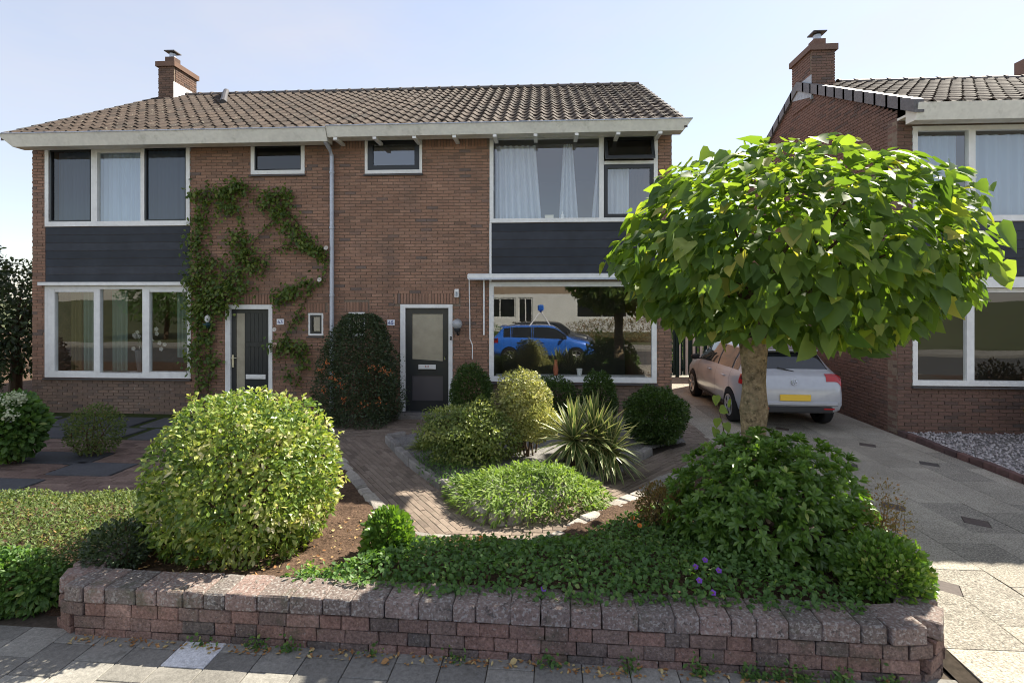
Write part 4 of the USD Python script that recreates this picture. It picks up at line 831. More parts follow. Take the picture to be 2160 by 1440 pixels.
# ------------------------------------------------------------------ cars
def car(name, label, loc, rz, paint, group=None, plate=True, emblem=True):
    st = np.array([[0, .40, .66, .70, .70, .66, .60], [.03, .36, .74, .80, .79, .755, .70], [.08, .33, .87, .935, .83, .795, .735], [.13, .31, .955, 1.0, .85, .805, .72], [.19, .29, .97, 1.06, .86, .805, .665], [.45, .25, .975, 1.345, .872, .805, .585], [.60, .23, .975, 1.405, .875, .805, .59], [1.2, .20, .96, 1.445, .876, .81, .605], [2.0, .20, .945, 1.45, .876, .81, .605], [2.4, .20, .93, 1.42, .876, .81, .595], [2.55, .20, .928, 1.365, .875, .81, .60], [3.08, .20, .92, 1.00, .872, .80, .735], [3.22, .20, .90, .95, .87, .79, .70], [3.65, .20, .81, .87, .85, .765, .66], [3.92, .22, .69, .75, .78, .70, .60], [4.05, .30, .54, .60, .62, .58, .50]])
    f = PchipInterpolator(st[:, 0], st[:, 1:])
    def sec(y):
        zb, zt, zr, wl_, wb, wr = f(y); q = lambda a, b, t: a + (b - a) * t
        return np.array([[0, zb], [.8 * wl_, zb], [.95 * wl_, zb + .05], [.995 * wl_, zb + .28 * (zt - zb)], [wl_, zb + .55 * (zt - zb)], [.985 * wl_, zb + .82 * (zt - zb)], [wb + .012, zt - .012], [wb, zt], [q(wb, wr, .35), q(zt, zr, .42)], [wr + .012, q(zt, zr, .9)], [wr * .93, q(zt, zr, .975)], [wr * .7, zr - .004], [0, zr]])
    ys = np.unique(np.r_[np.linspace(0, .2, 9), np.linspace(.2, .65, 10), np.linspace(.65, 2.4, 14), np.linspace(2.4, 4.05, 26)]); S = np.array([sec(y) for y in ys]); n, k = S.shape[:2]
    right = np.concatenate([S[..., :1], np.broadcast_to(ys[:, None, None], (n, k, 1)), S[..., 1:]], -1); left = right[:, 1:-1][:, ::-1] * [-1, 1, 1]
    ring = np.concatenate([right, left], 1); K = ring.shape[1]; v = ring.reshape(-1, 3)
    fs = []
    for i in range(n - 1):
        for j in range(K): a, b = i * K + j, i * K + (j + 1) % K; fs += [[a, a + K, b + K], [a, b + K, b]]
    for i, s in ((0, 1), (n - 1, -1)):
        for j in range(1, K - 1): fs.append([i * K, i * K + j, i * K + j + 1][::s])
    tm_ = trimesh.Trimesh(v, np.array(fs), process=False)
    if tm_.volume < 0: tm_.invert()
    import manifold3d as mf
    body = mf.Manifold(mf.Mesh(tm_.vertices.astype(np.float32), tm_.faces.astype(np.uint32)))
    for y in (.74, 3.28):
        for s in (-1, 1):
            cy = mf.Manifold.cylinder(.30, .345, .345, 40).rotate([0, 90, 0]).translate([.60 if s > 0 else -.90, y, .315]); body = body - cy
    t = thing(name, label, 'car', group, loc, rz)
    m = MB(); m.tm(body, .5)
    usdkit.mesh(stage, numbered(t, 'body'), (np.vstack(m.v), np.vstack(m.f)), paint, smooth=32)
    def patch(y0, y1, j0, a0, j1, a1, off, ny=14, s=1, taper=0.0):
        """piece of the body surface between two heights of the section, lifted off it"""
        P = []
        for y in np.linspace(y0, y1, ny):
            se = sec(y); w = np.linspace(0, 1, 7); lo, hi = j0 + a0, j1 + a1; u = lo + (hi - lo) * w; xx, zz = np.interp(u, np.arange(k), se[:, 0]), np.interp(u, np.arange(k), se[:, 1])
            tx, tz = np.gradient(xx), np.gradient(zz); L = np.hypot(tx, tz) + 1e-9
            P.append(np.c_[(xx + tz / L * off) * s, np.full(7, y), zz - tx / L * off])
        P = np.array(P); q = np.array([[i * 7 + j, (i + 1) * 7 + j, (i + 1) * 7 + j + 1, i * 7 + j + 1] for i in range(ny - 1) for j in range(6)])
        return P.reshape(-1, 3), q if s > 0 else q[:, ::-1]
    for s in (1, -1):
        for y0, y1, nm in ((1.66, 2.92, 'side_window'), (.84, 1.58, 'side_window'), (.50, .76, 'quarter_window')):
            m = MB(); m.add(*patch(y0, y1, 7, .18, 9, -.05, .005, s=s)); m.put(nm, M['carglass'], t, True)
        m = MB()
        for y in (.805, 1.62): m.add(*patch(y - .022, y + .022, 7, .15, 9, -.02, .004, 3, s))
        m.put('window_pillar', M['trim'], t)
        m = MB()
        for y in (.80, 1.62, 2.86): m.add(*patch(y - .004, y + .004, 3, 0, 7, 0, .003, 3, s))
        m.put('door_seam', M['trim'], t)
        m = MB(); m.add(*patch(.45, 3.6, 1, .4, 2, .5, .004, 20, s)); m.put('sill_trim', M['trim'], t)
        for y in (1.12, 2.0): m = MB(); m.cbox([s * .872, y, .83], [.016, .085, .014], .006, 0, .5); m.put('door_handle', paint, t)
        m = MB(); sp = trimesh.creation.icosphere(2, 1.0); sp.apply_scale([.095, .055, .065]); sp.apply_translation([s * .955, 2.78, 1.0]); m.tm(sp, .5); m.box(s * .86 - .05, s * .86 + .05, 2.76, 2.80, .95, .975, .5); m.put('mirror', M['trim'], t)
        tl = part('tail_light', t); m = MB(); m.add(*patch(.062, .30, 5, -.25, 6, .75, .008, s=s)); m.put('lens', M['redlamp'], tl, True); m = MB(); m.add(*patch(.052, .128, 6, .2, 10, .75, .012, s=s)); m.put('rear_lens', M['redlamp'], tl, True); m = MB(); m.add(*patch(.11, .26, 5, .3, 6, .2, .011, s=s)); m.put('inner_lens', M['darkred'], tl, True)
        hl = part('headlight', t); m = MB(); m.add(*patch(3.66, 3.95, 5, .1, 7, -.1, .006, s=s)); m.put('lens', M['carglass'], hl, True); m = MB(); m.add(*patch(3.72, 3.9, 5, .35, 6, .2, .010, s=s)); m.put('reflector', M['chrome'], hl, True)
        for y in (.74, 3.28):
            wh = part('wheel', t); xw = s * .80
            m = MB(); m.lathe([(.19, -.09), (.27, -.10), (.305, -.085), (.315, -.05), (.315, .05), (.305, .085), (.27, .10), (.19, .09)], [xw, y, .315], 28, .5, 'x'); m.put('tyre', M['tyre'], wh, True)
            m = MB(); xo = xw + s * .085
            m.lathe([(.205, -.01 * s), (.205, .012 * s), (.185, .012 * s), (.18, -.01 * s)], [xo, y, .315], 28, .5, 'x'); m.lathe([(.0, .012 * s), (.05, .010 * s), (.055, -.02 * s)], [xo, y, .315], 14, .5, 'x')
            for q in range(5):
                an = q * 1.2566 + .3; m.tube([[xo, y + .03 * math.cos(an), .315 + .03 * math.sin(an)], [xo + s * .005, y + .19 * math.cos(an), .315 + .19 * math.sin(an)]], [.028, .022], 6, .5)
            m.put('rim', M['rim'], wh); m = MB(); m.lathe([(0, -.03 * s), (.2, -.03 * s)], [xo, y, .315], 20, .5, 'x'); m.put('brake', M['trim'], wh)
    def both(y0, y1, j0, a0, j1, a1, off, ny=12):
        m = MB()
        for s in (1, -1): m.add(*patch(y0, y1, j0, a0, j1, a1, off, ny, s))
        return m
    both(.205, .45, 9, .35, 12, 0, .004).put('rear_window', M['carglass'], t, True)
    both(2.5, 3.05, 9, .35, 12, 0, .004).put('windscreen', M['carglass'], t, True)
    m = MB(); m.cbox([0, .44, 1.395], [.56, .10, .014], .01, 0, .5); m.put('roof_spoiler', paint, t)
    m = MB(); m.tube([[.05, .17, 1.035], [-.22, .20, 1.10]], .010, 5, .5); m.put('rear_wiper', M['trim'], t)
    m = MB(); m.cbox([0, .005, .395], [.62, .05, .055], .02, 0, .5); m.put('rear_valance', M['trim'], t)
    m = MB(); m.cbox([0, .015, .50], [.72, .05, .035], .015, 0, .5); m.put('bumper_ledge', paint, t)
    for s in (-1, 1): m = MB(); m.box(s * .55 - .09, s * .55 + .09, -.052, -.04, .405, .43, .5); m.put('reflector', M['redlamp'], t)
    m = MB(); m.cbox([0, -.012, .60], [.26, .008, .055], .004, 0, .5); m.put('number_plate', M['yellow'], t)
    m = MB(); m.box(-.60, .60, .052, .06, .748, .755, .5); m.put('tailgate_seam', M['trim'], t)
    if emblem:
        m = MB(); c0 = np.array([0, .052, .87]); R_ = .052; g = np.linspace(0, 2 * np.pi, 25)
        ti = lambda z: c0[1] + (z - c0[2]) * .55 - .004
        P2 = lambda x, z: [x, ti(z), z]
        m.tube([P2(R_ * math.cos(a), c0[2] + R_ * math.sin(a)) for a in g], .006, 6, .5, False)
        m.tube([P2(x, c0[2] + z) for x, z in ((-.022, .042), (0, .006), (.022, .042))], .0055, 5, .5)
        m.tube([P2(x, c0[2] + z) for x, z in ((-.044, .024), (-.018, -.044), (0, -.006), (.018, -.044), (.044, .024))], .0055, 5, .5); m.put('emblem', M['chrome'], t)
    return t
car('parked_car', 'silver hatchback parked on the driveway beside the right-hand house', (4.43, -.80, -.002), -1.0, M['silver'])
rc = car('parked_car', 'bright blue hatchback with a roof mast, seen mirrored in the large window', (-2.0, -10.35, -.18), -90, M['blue'], emblem=False)
m = MB()   # roof rack and mast of the blue car, just under the viewpoint
for a, b in (((.55, 1.5, 1.42), (0, 1.9, 1.98)), ((-.55, 1.5, 1.42), (0, 1.9, 1.98)), ((.45, 2.3, 1.42), (0, 1.95, 1.98)), ((-.45, 2.3, 1.42), (0, 1.95, 1.98))): m.tube([a, b], .025, 8, .5)
m.put('mast', M['white'], rc); m = MB(); m.cbox([0, 1.93, 2.13], [.12, .12, .12], .04, 0, .5); m.tube([[0, 1.93, 1.95], [0, 1.93, 2.05]], .05, 8, .5); m.put('roof_housing', M['blue'], rc)
car('parked_car', 'dark grey hatchback across the street, seen mirrored in the large window', (-1.7, -13.5, -.18), -90, M['grey'], emblem=False)

# ------------------------------------------------------------------ other side of the street (seen mirrored in the windows)
op = thing('terraced_house', 'row of houses opposite, white below and brown brick above, seen mirrored', 'house')
OW = [(-4.2, -1.9, .9, 2.35), (-1.7, -.7, .0, 2.35), (2.4, 6.0, .9, 2.35), (-4.2, -1.9, 3.5, 5.0), (2.4, 6.0, 3.5, 5.0), (-11, -8, .9, 2.35), (-11, -8, 3.5, 5.0), (9, 12, .9, 2.35), (9, 12, 3.5, 5.0), (-16, -13, 3.5, 5.0)]
OY = -26.5
for a, b, mt, nm in ((-.2, 2.62, 'white', 'lower_wall'), (2.62, 5.8, 'oppbrick', 'upper_wall')):
    g = sbox(-22, a, 22, b)
    for w in OW: g = g.difference(sbox(w[0], w[2], w[1], w[3]))
    wall_with_holes(g, .3, lambda x, z, t: (x, OY - t, z), nm, M[mt], op)
for w in OW:
    wp = part('window', op); m = MB(); m.frame(w[0], w[1], w[2], w[3], .09, OY - .12, OY - .04); xm = (w[0] + w[1]) / 2; m.box(xm - .04, xm + .04, OY - .118, OY - .042, w[2] + .09, w[3] - .09, .5); m.put('frame', M['white'], wp)
    m = MB(); m.add([[w[0], OY - .08, w[2]], [w[1], OY - .08, w[2]], [w[1], OY - .08, w[3]], [w[0], OY - .08, w[3]]], [[2, 1, 0], [3, 2, 0]], .5); m.put('pane', M['carglass'], wp)
m = MB(); m.add([[-22.3, OY + .5, 5.7], [22.3, OY + .5, 5.7], [22.3, OY - 4, 8.3], [-22.3, OY - 4, 8.3], [-22.3, OY + .5, 5.85], [22.3, OY + .5, 5.85], [22.3, OY - 4, 8.45], [-22.3, OY - 4, 8.45]], BOXF, .5); m.put('roof', M['tile'], op)

# ------------------------------------------------------------------ plants
def Dp(px, py, dep):   # a point at a given distance in front of the camera, from the survey of the place
    R = np.array([math.cos(YAW), math.sin(YAW), 0]); F = np.array([-math.sin(YAW), math.cos(YAW), 0])
    return CAM + dep * (F + (px - 1080) / 1080 * R + (628 - py) / 1080 * np.array([0, 0, 1.0]))

# ball-headed tree
tree = thing('ball_tree', 'round-headed tree with large heart-shaped leaves on a straight pale trunk', 'tree')
rng = np.random.default_rng(41)
tb, tt = np.array([2.19, -4.62, 0.0]), np.array([2.17, -4.66, 1.95]); zz = np.linspace(0, 1, 14); sd = 22
ring = []
for q in zz:
    r = .136 - .018 * q + .05 * math.exp(-q * 14) + .02 * max(0, (q - .85) / .15) + .012 * math.sin(q * 23) * (q < .8); c = tb + (tt - tb) * q; g = np.arange(sd) * 2 * np.pi / sd
    rr = r * (1 + .26 * (meshkit.fbm(np.stack([np.cos(g) * 2, np.sin(g) * 2, np.full(sd, q * 6)], -1), 3, 3) - .5)); ring.append(np.c_[c[0] + rr * np.cos(g), c[1] + rr * np.sin(g), np.full(sd, c[2])])
v = np.vstack(ring); f = [[i * sd + j, i * sd + (j + 1) % sd, (i + 1) * sd + (j + 1) % sd, (i + 1) * sd + j] for i in range(13) for j in range(sd)]
m = MB(); m.add(v, f, .5); m.put('trunk', M['bark'], tree, True)
CC, CR = np.array([2.50, -4.66, 2.69]), np.array([1.72, 1.48, 1.22])
m = MB()
for i in range(16):
    a = i * 2.399; d = np.array([math.cos(a), math.sin(a), rng.uniform(.0, 1.3)]); d /= np.linalg.norm(d); e = CC + np.array([0, 0, -.2]) + d * CR * rng.uniform(.6, .85)
    mid = tt + (e - tt) * .5 + np.array([0, 0, .18]) + rng.normal(0, .06, 3); m.tube([tt - [0, 0, .12], tt + (mid - tt) * .4, mid, e], [.05, .035, .022, .008], 6, .5)
m.put('limb', M['wood'], tree)
def crown_pts(n, rng, lo):
    d = unit(n, rng); d = d[d[:, 2] > -.93]
    k = 1 + .20 * (meshkit.fbm(d * 2.2 + 9, 3, 11) - .5) * 2 + .16 * (meshkit.noise(d * 6.5 + 30, 12) - .5)
    rad = k * (1 - lo * rng.random(len(d)) ** 1.5)
    p = CC + d * np.where(d[:, 2:] < 0, CR * [1, 1, .74], CR) * rad[:, None]
    return p, d
pA, dA = crown_pts(2500, rng, .20); pB, dB = crown_pts(2600, rng, .6); p = np.vstack([pA, pB]); d = np.vstack([dA, dB]); n = len(p)
out = d / CR; out /= np.linalg.norm(out, axis=1, keepdims=True)
hang = np.clip(1 - d[:, 2], .15, 1.2)[:, None]
hor = d * [1, 1, 0]; hor /= np.linalg.norm(hor, axis=1, keepdims=True) + 1e-6
T = hor * (1.25 - .5 * hang) + np.array([0, 0, -1]) * hang * .75 + rng.normal(0, .45, (n, 3)); N = out * .8 + np.array([0, 0, .7]) + rng.normal(0, .55, (n, 3))
ln = rng.choice([.075, .115, .155, .21], n, p=[.25, .33, .28, .14]) * rng.uniform(.85, 1.15, n)
tn = np.clip(rng.normal(.45, .26, n) + .5 * (meshkit.noise(p * 2.5, 77) - .5), 0, .93); tn[rng.random(n) < .03] = 1.0
V, F = leaves(p - T * ln[:, None] * .35, T, N, ln, ln * rng.uniform(.75, 1.0, n), 'heart', .32, .16)
near = np.argsort(np.linalg.norm(p - CAM, axis=1) - ln * 6 + (np.r_[np.zeros(len(pA)), np.full(len(pB), 9)]))
for i in near[:300]: m = MB(); m.add(V[i], F, tn[i]); m.put('leaf', M['catalpa'], tree, True)
m = MB(); add_leaves(m, (V[near[300:]], F), tn[near[300:]]); tag(m.put('foliage', M['catalpa'], tree, True), kind='stuff')
sh = thing('young_shoot', 'thin shoot with a few bright heart leaves rising left of the tree trunk', 'plant')
b0 = Dp(1530, 960, 4.75); m = MB(); m.tube([b0, Dp(1526, 900, 4.78), Dp(1512, 850, 4.8)], [.008, .006, .003], 5, .5); m.put('stem', M['wood'], sh)
for px, py in ((1510, 845), (1535, 858), (1518, 872), (1512, 893), (1530, 903), (1510, 915)):
    q = Dp(px, py, 4.75 + rng.normal(0, .03)); m = MB(); VV, FF = leaves(q[None] + [[0, 0, .05]], rng.normal(0, .5, (1, 3)) + [[0, -.3, -.8]], [[.2, -1, .4]], .10, .09, 'heart'); m.add(VV[0], FF, .8); m.put('leaf', M['catalpa'], sh)

# big ball of light green leaves behind the wall
def shoots(mb, rng):   # loose shoots standing out of the clipped outline, and a few dead leaves inside
    c, r3 = np.array([-2.66, -5.60, .70]), np.array([.80, .76, .83])
    for k in range(60):
        d = unit(1, rng)[0]; d[2] = abs(d[2]) * 1.1 - .35; d /= np.linalg.norm(d); q = c + d * r3 * rng.uniform(.92, 1.06); g = d + rng.normal(0, .35, 3) + [0, 0, .35]; n_ = 7
        b = q + np.linspace(0, 1, n_)[:, None] * g * rng.uniform(.02, .055); add_leaves(mb, leaves(b, g + rng.normal(0, .8, (n_, 3)), d + rng.normal(0, .5, (n_, 3)), .05 * rng.uniform(.7, 1.1, n_), .024, 'oval', .25, .2), np.clip(rng.normal(.75, .2, n_), 0, 1))
bush('round_bush', 'large bright yellow-green clipped ball behind the wall, in full sun', 'bush', (-2.66, -5.60, .70), (.81, .76, .83), 17500, .056, .028, M['privet'], 'oval', rough=.15, freq=3.0, shell=.40, zmin=.12, seed=3, spread=1.35, droop=.2, stems=20, tone_noise=1.1, extra=shoots)
# dark firethorn against the wall between the doors
fx = np.array([-3.42, -.62, .0])
def tall(p): return p
rng = np.random.default_rng(43); n = 24000; d = unit(n, rng); d[:, 2] = rng.uniform(0, 1, n)
h = d[:, 2]; a = rng.uniform(0, 2 * np.pi, n); R_ = (.80 * np.sqrt(np.clip(1 - (h * .97) ** 2.3, 0, 1)) * (.78 + .22 * np.minimum(1, h * 6))) * (1 + .38 * (meshkit.fbm(np.c_[np.cos(a) * 2, np.sin(a) * 2, h * 5], 3, 8) - .5) * 2) * (1 - .45 * rng.random(n) ** 2 + .22 * (rng.random(n) < .06) * rng.random(n))
p = np.c_[fx[0] + R_ * np.cos(a), np.minimum(fx[1] + .72 * R_ * np.sin(a), -.04), .02 + h * 2.02]; nr = np.c_[np.cos(a), np.sin(a), .3 * h]
ft = thing('firethorn', 'tall dark evergreen shrub with orange berries between the two front doors', 'shrub')
m = MB(); add_leaves(m, leaves(p, nr + unit(n, rng) * .9, nr + unit(n, rng) * .7 + [0, 0, .5], rng.uniform(.035, .06, n), rng.uniform(.018, .028, n), 'small', .2, .1), np.clip(rng.normal(.4, .25, n), 0, 1)); m.put('foliage', M['dark'], ft)
m = MB()
for i in range(9): e = p[rng.integers(n)]; m.tube([fx, (fx + e) / 2 + rng.normal(0, .05, 3), e], [.022, .014, .004], 5, .5)
m.put('stem', M['wood'], ft)
m = MB(); ico = trimesh.creation.icosahedron()
for (bx, bz) in [(-3.98, 1.05), (-3.72, .95), (-3.62, .90), (-3.86, 1.2), (-3.02, 1.14), (-2.86, 1.08), (-2.78, 1.0), (-3.5, .55), (-3.15, .45), (-3.55, .82), (-3.9, .7), (-2.9, .5)]:
    for k in range(12): q = np.array([bx + rng.normal(0, .045), 0, bz + rng.normal(0, .035)]); r2 = np.hypot(q[0] - fx[0], 0) / .85; q[1] = fx[1] - .60 * math.sqrt(max(.05, 1 - r2 * r2)) + rng.normal(0, .03); m.add(np.array(ico.vertices) * .010 + q, ico.faces)
m.put('berry_cluster', M['berry'], ft)
# shrubs in front of the house
bush('box_ball', 'dark clipped box ball right of the black door', 'bush', (-1.30, -.72, .55), (.40, .38, .58), 9000, .044, .026, M['box'], 'small', rough=.24, freq=3, shell=.35, zmin=.03, seed=5, stems=5)
bush('box_ball', 'dark round bush beside the driveway corner of the brick house', 'bush', (1.80, -1.78, .46), (.50, .46, .47), 14000, .044, .026, M['box'], 'small', rough=.24, freq=3.4, shell=.4, zmin=.03, seed=6, stems=9)
bush('box_ball', 'small dark bush behind the spiky yucca', 'bush', (1.02, -.85, .55), (.32, .3, .52), 6500, .044, .026, M['box'], 'small', rough=.24, freq=3, shell=.35, zmin=.03, seed=7, stems=5)
bush('box_ball', 'low dark bush under the large window behind the variegated globe', 'bush', (.18, -.7, .5), (.5, .3, .42), 6500, .044, .026, M['box'], 'small', rough=.24, freq=3, shell=.35, zmin=.03, seed=8, stems=5)
bush('variegated_bush', 'pale cream-green variegated globe above the darker shrub', 'bush', (-.30, -2.68, .88), (.42, .38, .44), 7500, .044, .027, M['varieg'], 'small', rough=.34, freq=3.0, shell=.6, zmin=.2, seed=9, stems=10, tone_noise=.8, spread=1.4, base=(-.35, -2.6, .1))
bush('variegated_bush', 'lower pale variegated clump at the foot of the globe, beside the yucca', 'bush', (-.10, -2.92, .62), (.36, .3, .26), 5000, .036, .023, M['varieg'], 'small', rough=.2, freq=3.4, shell=.45, zmin=.2, seed=10, stems=8, tone_noise=.5, base=(-.2, -2.85, .1))
bush('spreading_shrub', 'wide green shrub with pale tips at the left of the middle bed', 'bush', (-1.02, -3.0, .46), (.70, .52, .46), 12000, .050, .027, M['euon'], 'small', rough=.42, freq=2.8, shell=.6, zmin=.08, seed=11, stems=14, tone_noise=.9, spread=1.5, toneshift=.1)
# yucca: every blade a part
yu = thing('yucca', 'spiky yucca with long green blades edged in yellow, in the middle bed', 'yucca'); rng = np.random.default_rng(45); st = MB()
for (hx, hy, hz, nb_, L0) in [(.42, -3.26, .46, 105, .60), (.70, -3.14, .46, 110, .62), (.90, -3.22, .32, 84, .52)]:
    hd = np.array([hx, hy, hz]); st.tube([[hx, hy, .05], [hx, hy, hz]], [.05, .04], 7, .5)
    for k in range(nb_):
        a = k * 2.399 + rng.normal(0, .1); el = math.radians(-46 + 130 * (k / nb_) ** 1.1 + rng.normal(0, 7)); T = np.array([math.cos(a) * math.cos(el), math.sin(a) * math.cos(el), math.sin(el)])
        L_ = L0 * rng.uniform(.8, 1.12); N = np.array([-math.cos(a) * math.sin(el), -math.sin(a) * math.sin(el), math.cos(el)]); S = np.cross(T, N)
        ts = np.array([0, .12, .4, .75, 1.0]); wd = np.array([.020, .024, .029, .020, .001]); dr = .16 * L_ * (1 - max(0, math.sin(el)))
        v, tn = [], []
        for t_, w_ in zip(ts, wd):
            c = hd + T * L_ * t_ + np.array([0, 0, -dr * t_ * t_])
            for s, lift, to in ((-1, .35, .95), (-.76, .22, .86), (-.70, .2, .2), (.70, .2, .2), (.76, .22, .86), (1, .35, .95)): v.append(c + S * w_ * s + N * w_ * lift * .9); tn.append(to + rng.normal(0, .02))
        f = [[i * 6 + j, i * 6 + j + 1, (i + 1) * 6 + j + 1, (i + 1) * 6 + j] for i in range(4) for j in range(5)]
        b = MB(); b.add(v, f, np.clip(tn, 0, 1)); b.put('blade', M['yucca'], yu)
st.put('stem', M['wood'], yu)
# grass tuft
gr = thing('grass_tuft', 'small arching grass tuft at the left corner of the middle bed', 'ornamental grass'); rng = np.random.default_rng(46); n = 260
a = rng.uniform(0, 2 * np.pi, n); el = rng.uniform(.35, 1.4, n); T = np.c_[np.cos(a) * np.cos(el), np.sin(a) * np.cos(el), np.sin(el)]; p = np.c_[-1.78 + rng.normal(0, .05, n), -2.38 + rng.normal(0, .05, n), np.full(n, .06)]
m = MB(); add_leaves(m, leaves(p, T, np.c_[-T[:, 0], -T[:, 1], np.full(n, .6)], rng.uniform(.22, .38, n), .009, 'blade', .2, .45), np.clip(rng.normal(.6, .2, n), 0, 1)); m.put('blade', M['euon'], gr)
m = MB(); [m.tube([[-1.78, -2.38, .06], [-1.78 + rng.normal(0, .1), -2.38 + rng.normal(0, .1), .40]], [.003, .002], 4) for k in range(6)]; m.put('stem', M['wood'], gr)
# creeping juniper
def mound(name, label, cat, fn, n, ln, wd, material, shape, seed, xr, yr, spread=.7, up=.2, droop=.2, group=None, kind=None, tone_noise=.5, outw=None, extra_part=True):
    """leaves over a mound given by fn(x, y) -> height or nan"""
    rng = np.random.default_rng(seed); x, y = rng.uniform(*xr, n), rng.uniform(*yr, n); z = fn(x, y); k = ~np.isnan(z); x, y, z = x[k], y[k], z[k]; n = len(x); e = .03
    gx, gy = (np.nan_to_num(fn(x + e, y), nan=0) - z) / e, (np.nan_to_num(fn(x, y + e), nan=0) - z) / e; nr = np.c_[-np.clip(gx, -3, 3), -np.clip(gy, -3, 3), np.ones(n)]; nr /= np.linalg.norm(nr, axis=1, keepdims=True)
    p = np.c_[x, y, z - rng.random(n) ** 2 * .09 + rng.normal(0, .012, n)]; T = nr * up + unit(n, rng) * spread + (0 if outw is None else outw(x, y)); N = nr + unit(n, rng) * .45 + [0, 0, .3]
    t = thing(name, label, cat, group, kind=kind); m = MB(); tn = np.clip(rng.normal(.45, .2, n) + tone_noise * (meshkit.fbm(np.c_[x * 5, y * 5, z * 5], 2, seed) - .5), 0, 1)
    add_leaves(m, leaves(p, T, N, ln * rng.uniform(.7, 1.3, n), wd * rng.uniform(.75, 1.25, n), shape, .22, droop), tn); m.put('foliage', material, t); return t, p
nz = lambda x, y, s, sd: meshkit.fbm(np.stack([x * s, y * s, 0 * x + 3.3], -1), 3, sd) - .5
def junip(x, y):
    r = np.hypot((x + .10) / .86, (y + 4.12) / .72) * (1 + .8 * nz(x, y, 2.8, 21)); z = .09 + .34 * np.clip(1 - r, 0, 1) ** .75 + .24 * nz(x, y, 4.2, 22); return np.where(r < 1.0, z, np.nan)
j, _ = mound('creeping_juniper', 'bright green creeping juniper spilling over the front stones of the middle bed', 'juniper', junip, 12500, .080, .019, M['juniper'], 'oval', 47, (-1.3, 1.3), (-5.05, -3.2), .75, .25, .2, outw=lambda x, y: np.c_[(x + .02) * 1.0, (y + 4.0) * 1.2, 0 * x])
def strip(x, y):
    r = np.hypot((x + 1.15 + (y + 3.5) * .55) / .42, (y + 3.45) / .85) * (1 + .4 * nz(x, y, 3, 23)); return np.where(r < 1, .10 + .12 * np.clip(1 - r, 0, 1) + .06 * nz(x, y, 7, 24), np.nan)
mound('ground_cover', 'low green mat along the left kerb of the middle bed', 'ground cover', strip, 3800, .05, .016, M['cover'], 'oval', 48, (-2.0, -.3), (-4.3, -2.6), .8, .3, .1, kind='stuff')
# small bush by the path
bush('small_bush', 'small bright green bush at the front end of the left setts', 'bush', (-1.33, -5.72, .27), (.21, .2, .26), 1700, .065, .032, M['rhodo'], 'oval', rough=.2, freq=3, shell=.5, zmin=.08, seed=12, stems=6, tone_noise=.3, up=.6)
# geranium ground cover behind the wall
GCP = Polygon([(-1.95, -6.40), (-1.55, -6.12), (-1.25, -5.55), (-.75, -5.42), (.0, -5.38), (.50, -5.06), (1.08, -4.52), (1.55, -4.15), (1.75, -4.4), (1.8, -5.3), (2.0, -6.0), (2.25, -6.42), (2.1, -6.60), (1.5, -6.62), (.9, -6.58), (.3, -6.62), (-.3, -6.55), (-.75, -6.58), (-1.3, -6.48)])
def cover(x, y):
    ins_ = shapely.contains_xy(GCP, np.asarray(x).ravel(), np.asarray(y).ravel()).reshape(np.shape(x)); dist = np.array([GCP.exterior.distance(Point(a, b)) for a, b in zip(np.ravel(x), np.ravel(y))]).reshape(np.shape(x))
    z = fbz(x, y) + .02 + (.15 - .07 * np.clip((y + 6.0) / .7, 0, 1)) * np.clip(dist / .2, 0, 1) ** .6 * (1 + 1.0 * nz(x, y, 2.2, 26)) + .07 * nz(x, y, 8, 27); z = np.where(np.asarray(y) < -6.36, np.maximum(z, .315), z); return np.where(ins_, z, np.nan)
gc, gp = mound('ground_cover', 'thick green geranium mat filling the bed behind the front wall', 'ground cover', cover, 26000, .040, .030, M['cover'], 'oval', 49, (-2.0, 2.3), (-6.64, -3.95), .9, .35, .15, kind='stuff')
pdist = None
# thin strip of weeds over the coping
rng = np.random.default_rng(50)
wd_ = thing('ground_cover', 'sparse light green seedlings beside the bare soil left of the geranium mat', 'ground cover', kind='stuff'); n = 900
u = rng.uniform(-1.9, -.55, n); p = np.array([wl(a, -rng.uniform(.2, .55)) for a in u]); m = MB(); add_leaves(m, leaves(np.c_[p, fbz(p[:, 0], p[:, 1]) + rng.random(n) * .06], unit(n, rng) + [0, 0, .4], unit(n, rng) * .4 + [0, 0, 1], rng.uniform(.025, .05, n), rng.uniform(.015, .03, n), 'oval', .2, .1), np.clip(rng.normal(.75, .2, n), 0, 1)); m.put('foliage', M['cover'], wd_)
# broad leaves standing in the mat
for k, (px, py, dd) in enumerate([(985, 1195, 4.35), (1035, 1185, 4.45), (1010, 1160, 4.6)]):
    b0 = Dp(px, py, dd); t = thing('dock_plant', ['broad pale leaves standing in the mat, nearest the wall', 'broad pale leaves standing in the mat, right of the nearest ones', 'broad leaves at the front edge of the brick path'][k], 'weed'); n = 6; a = rng.uniform(0, 6.28, n)
    m = MB(); add_leaves(m, leaves(np.tile(b0 - [0, 0, .08], (n, 1)), np.c_[np.cos(a) * .6, np.sin(a) * .6, np.full(n, 1.0)], np.c_[-np.cos(a), -np.sin(a), np.full(n, .6)], rng.uniform(.15, .22, n), .05, 'long', .25, .3), rng.uniform(.6, 1, n)); m.put('leaf', M['cover'], t); m = MB(); m.tube([b0 - [0, 0, .2], b0 - [0, 0, .05]], .006, 4); m.put('stem', M['dark'], t)
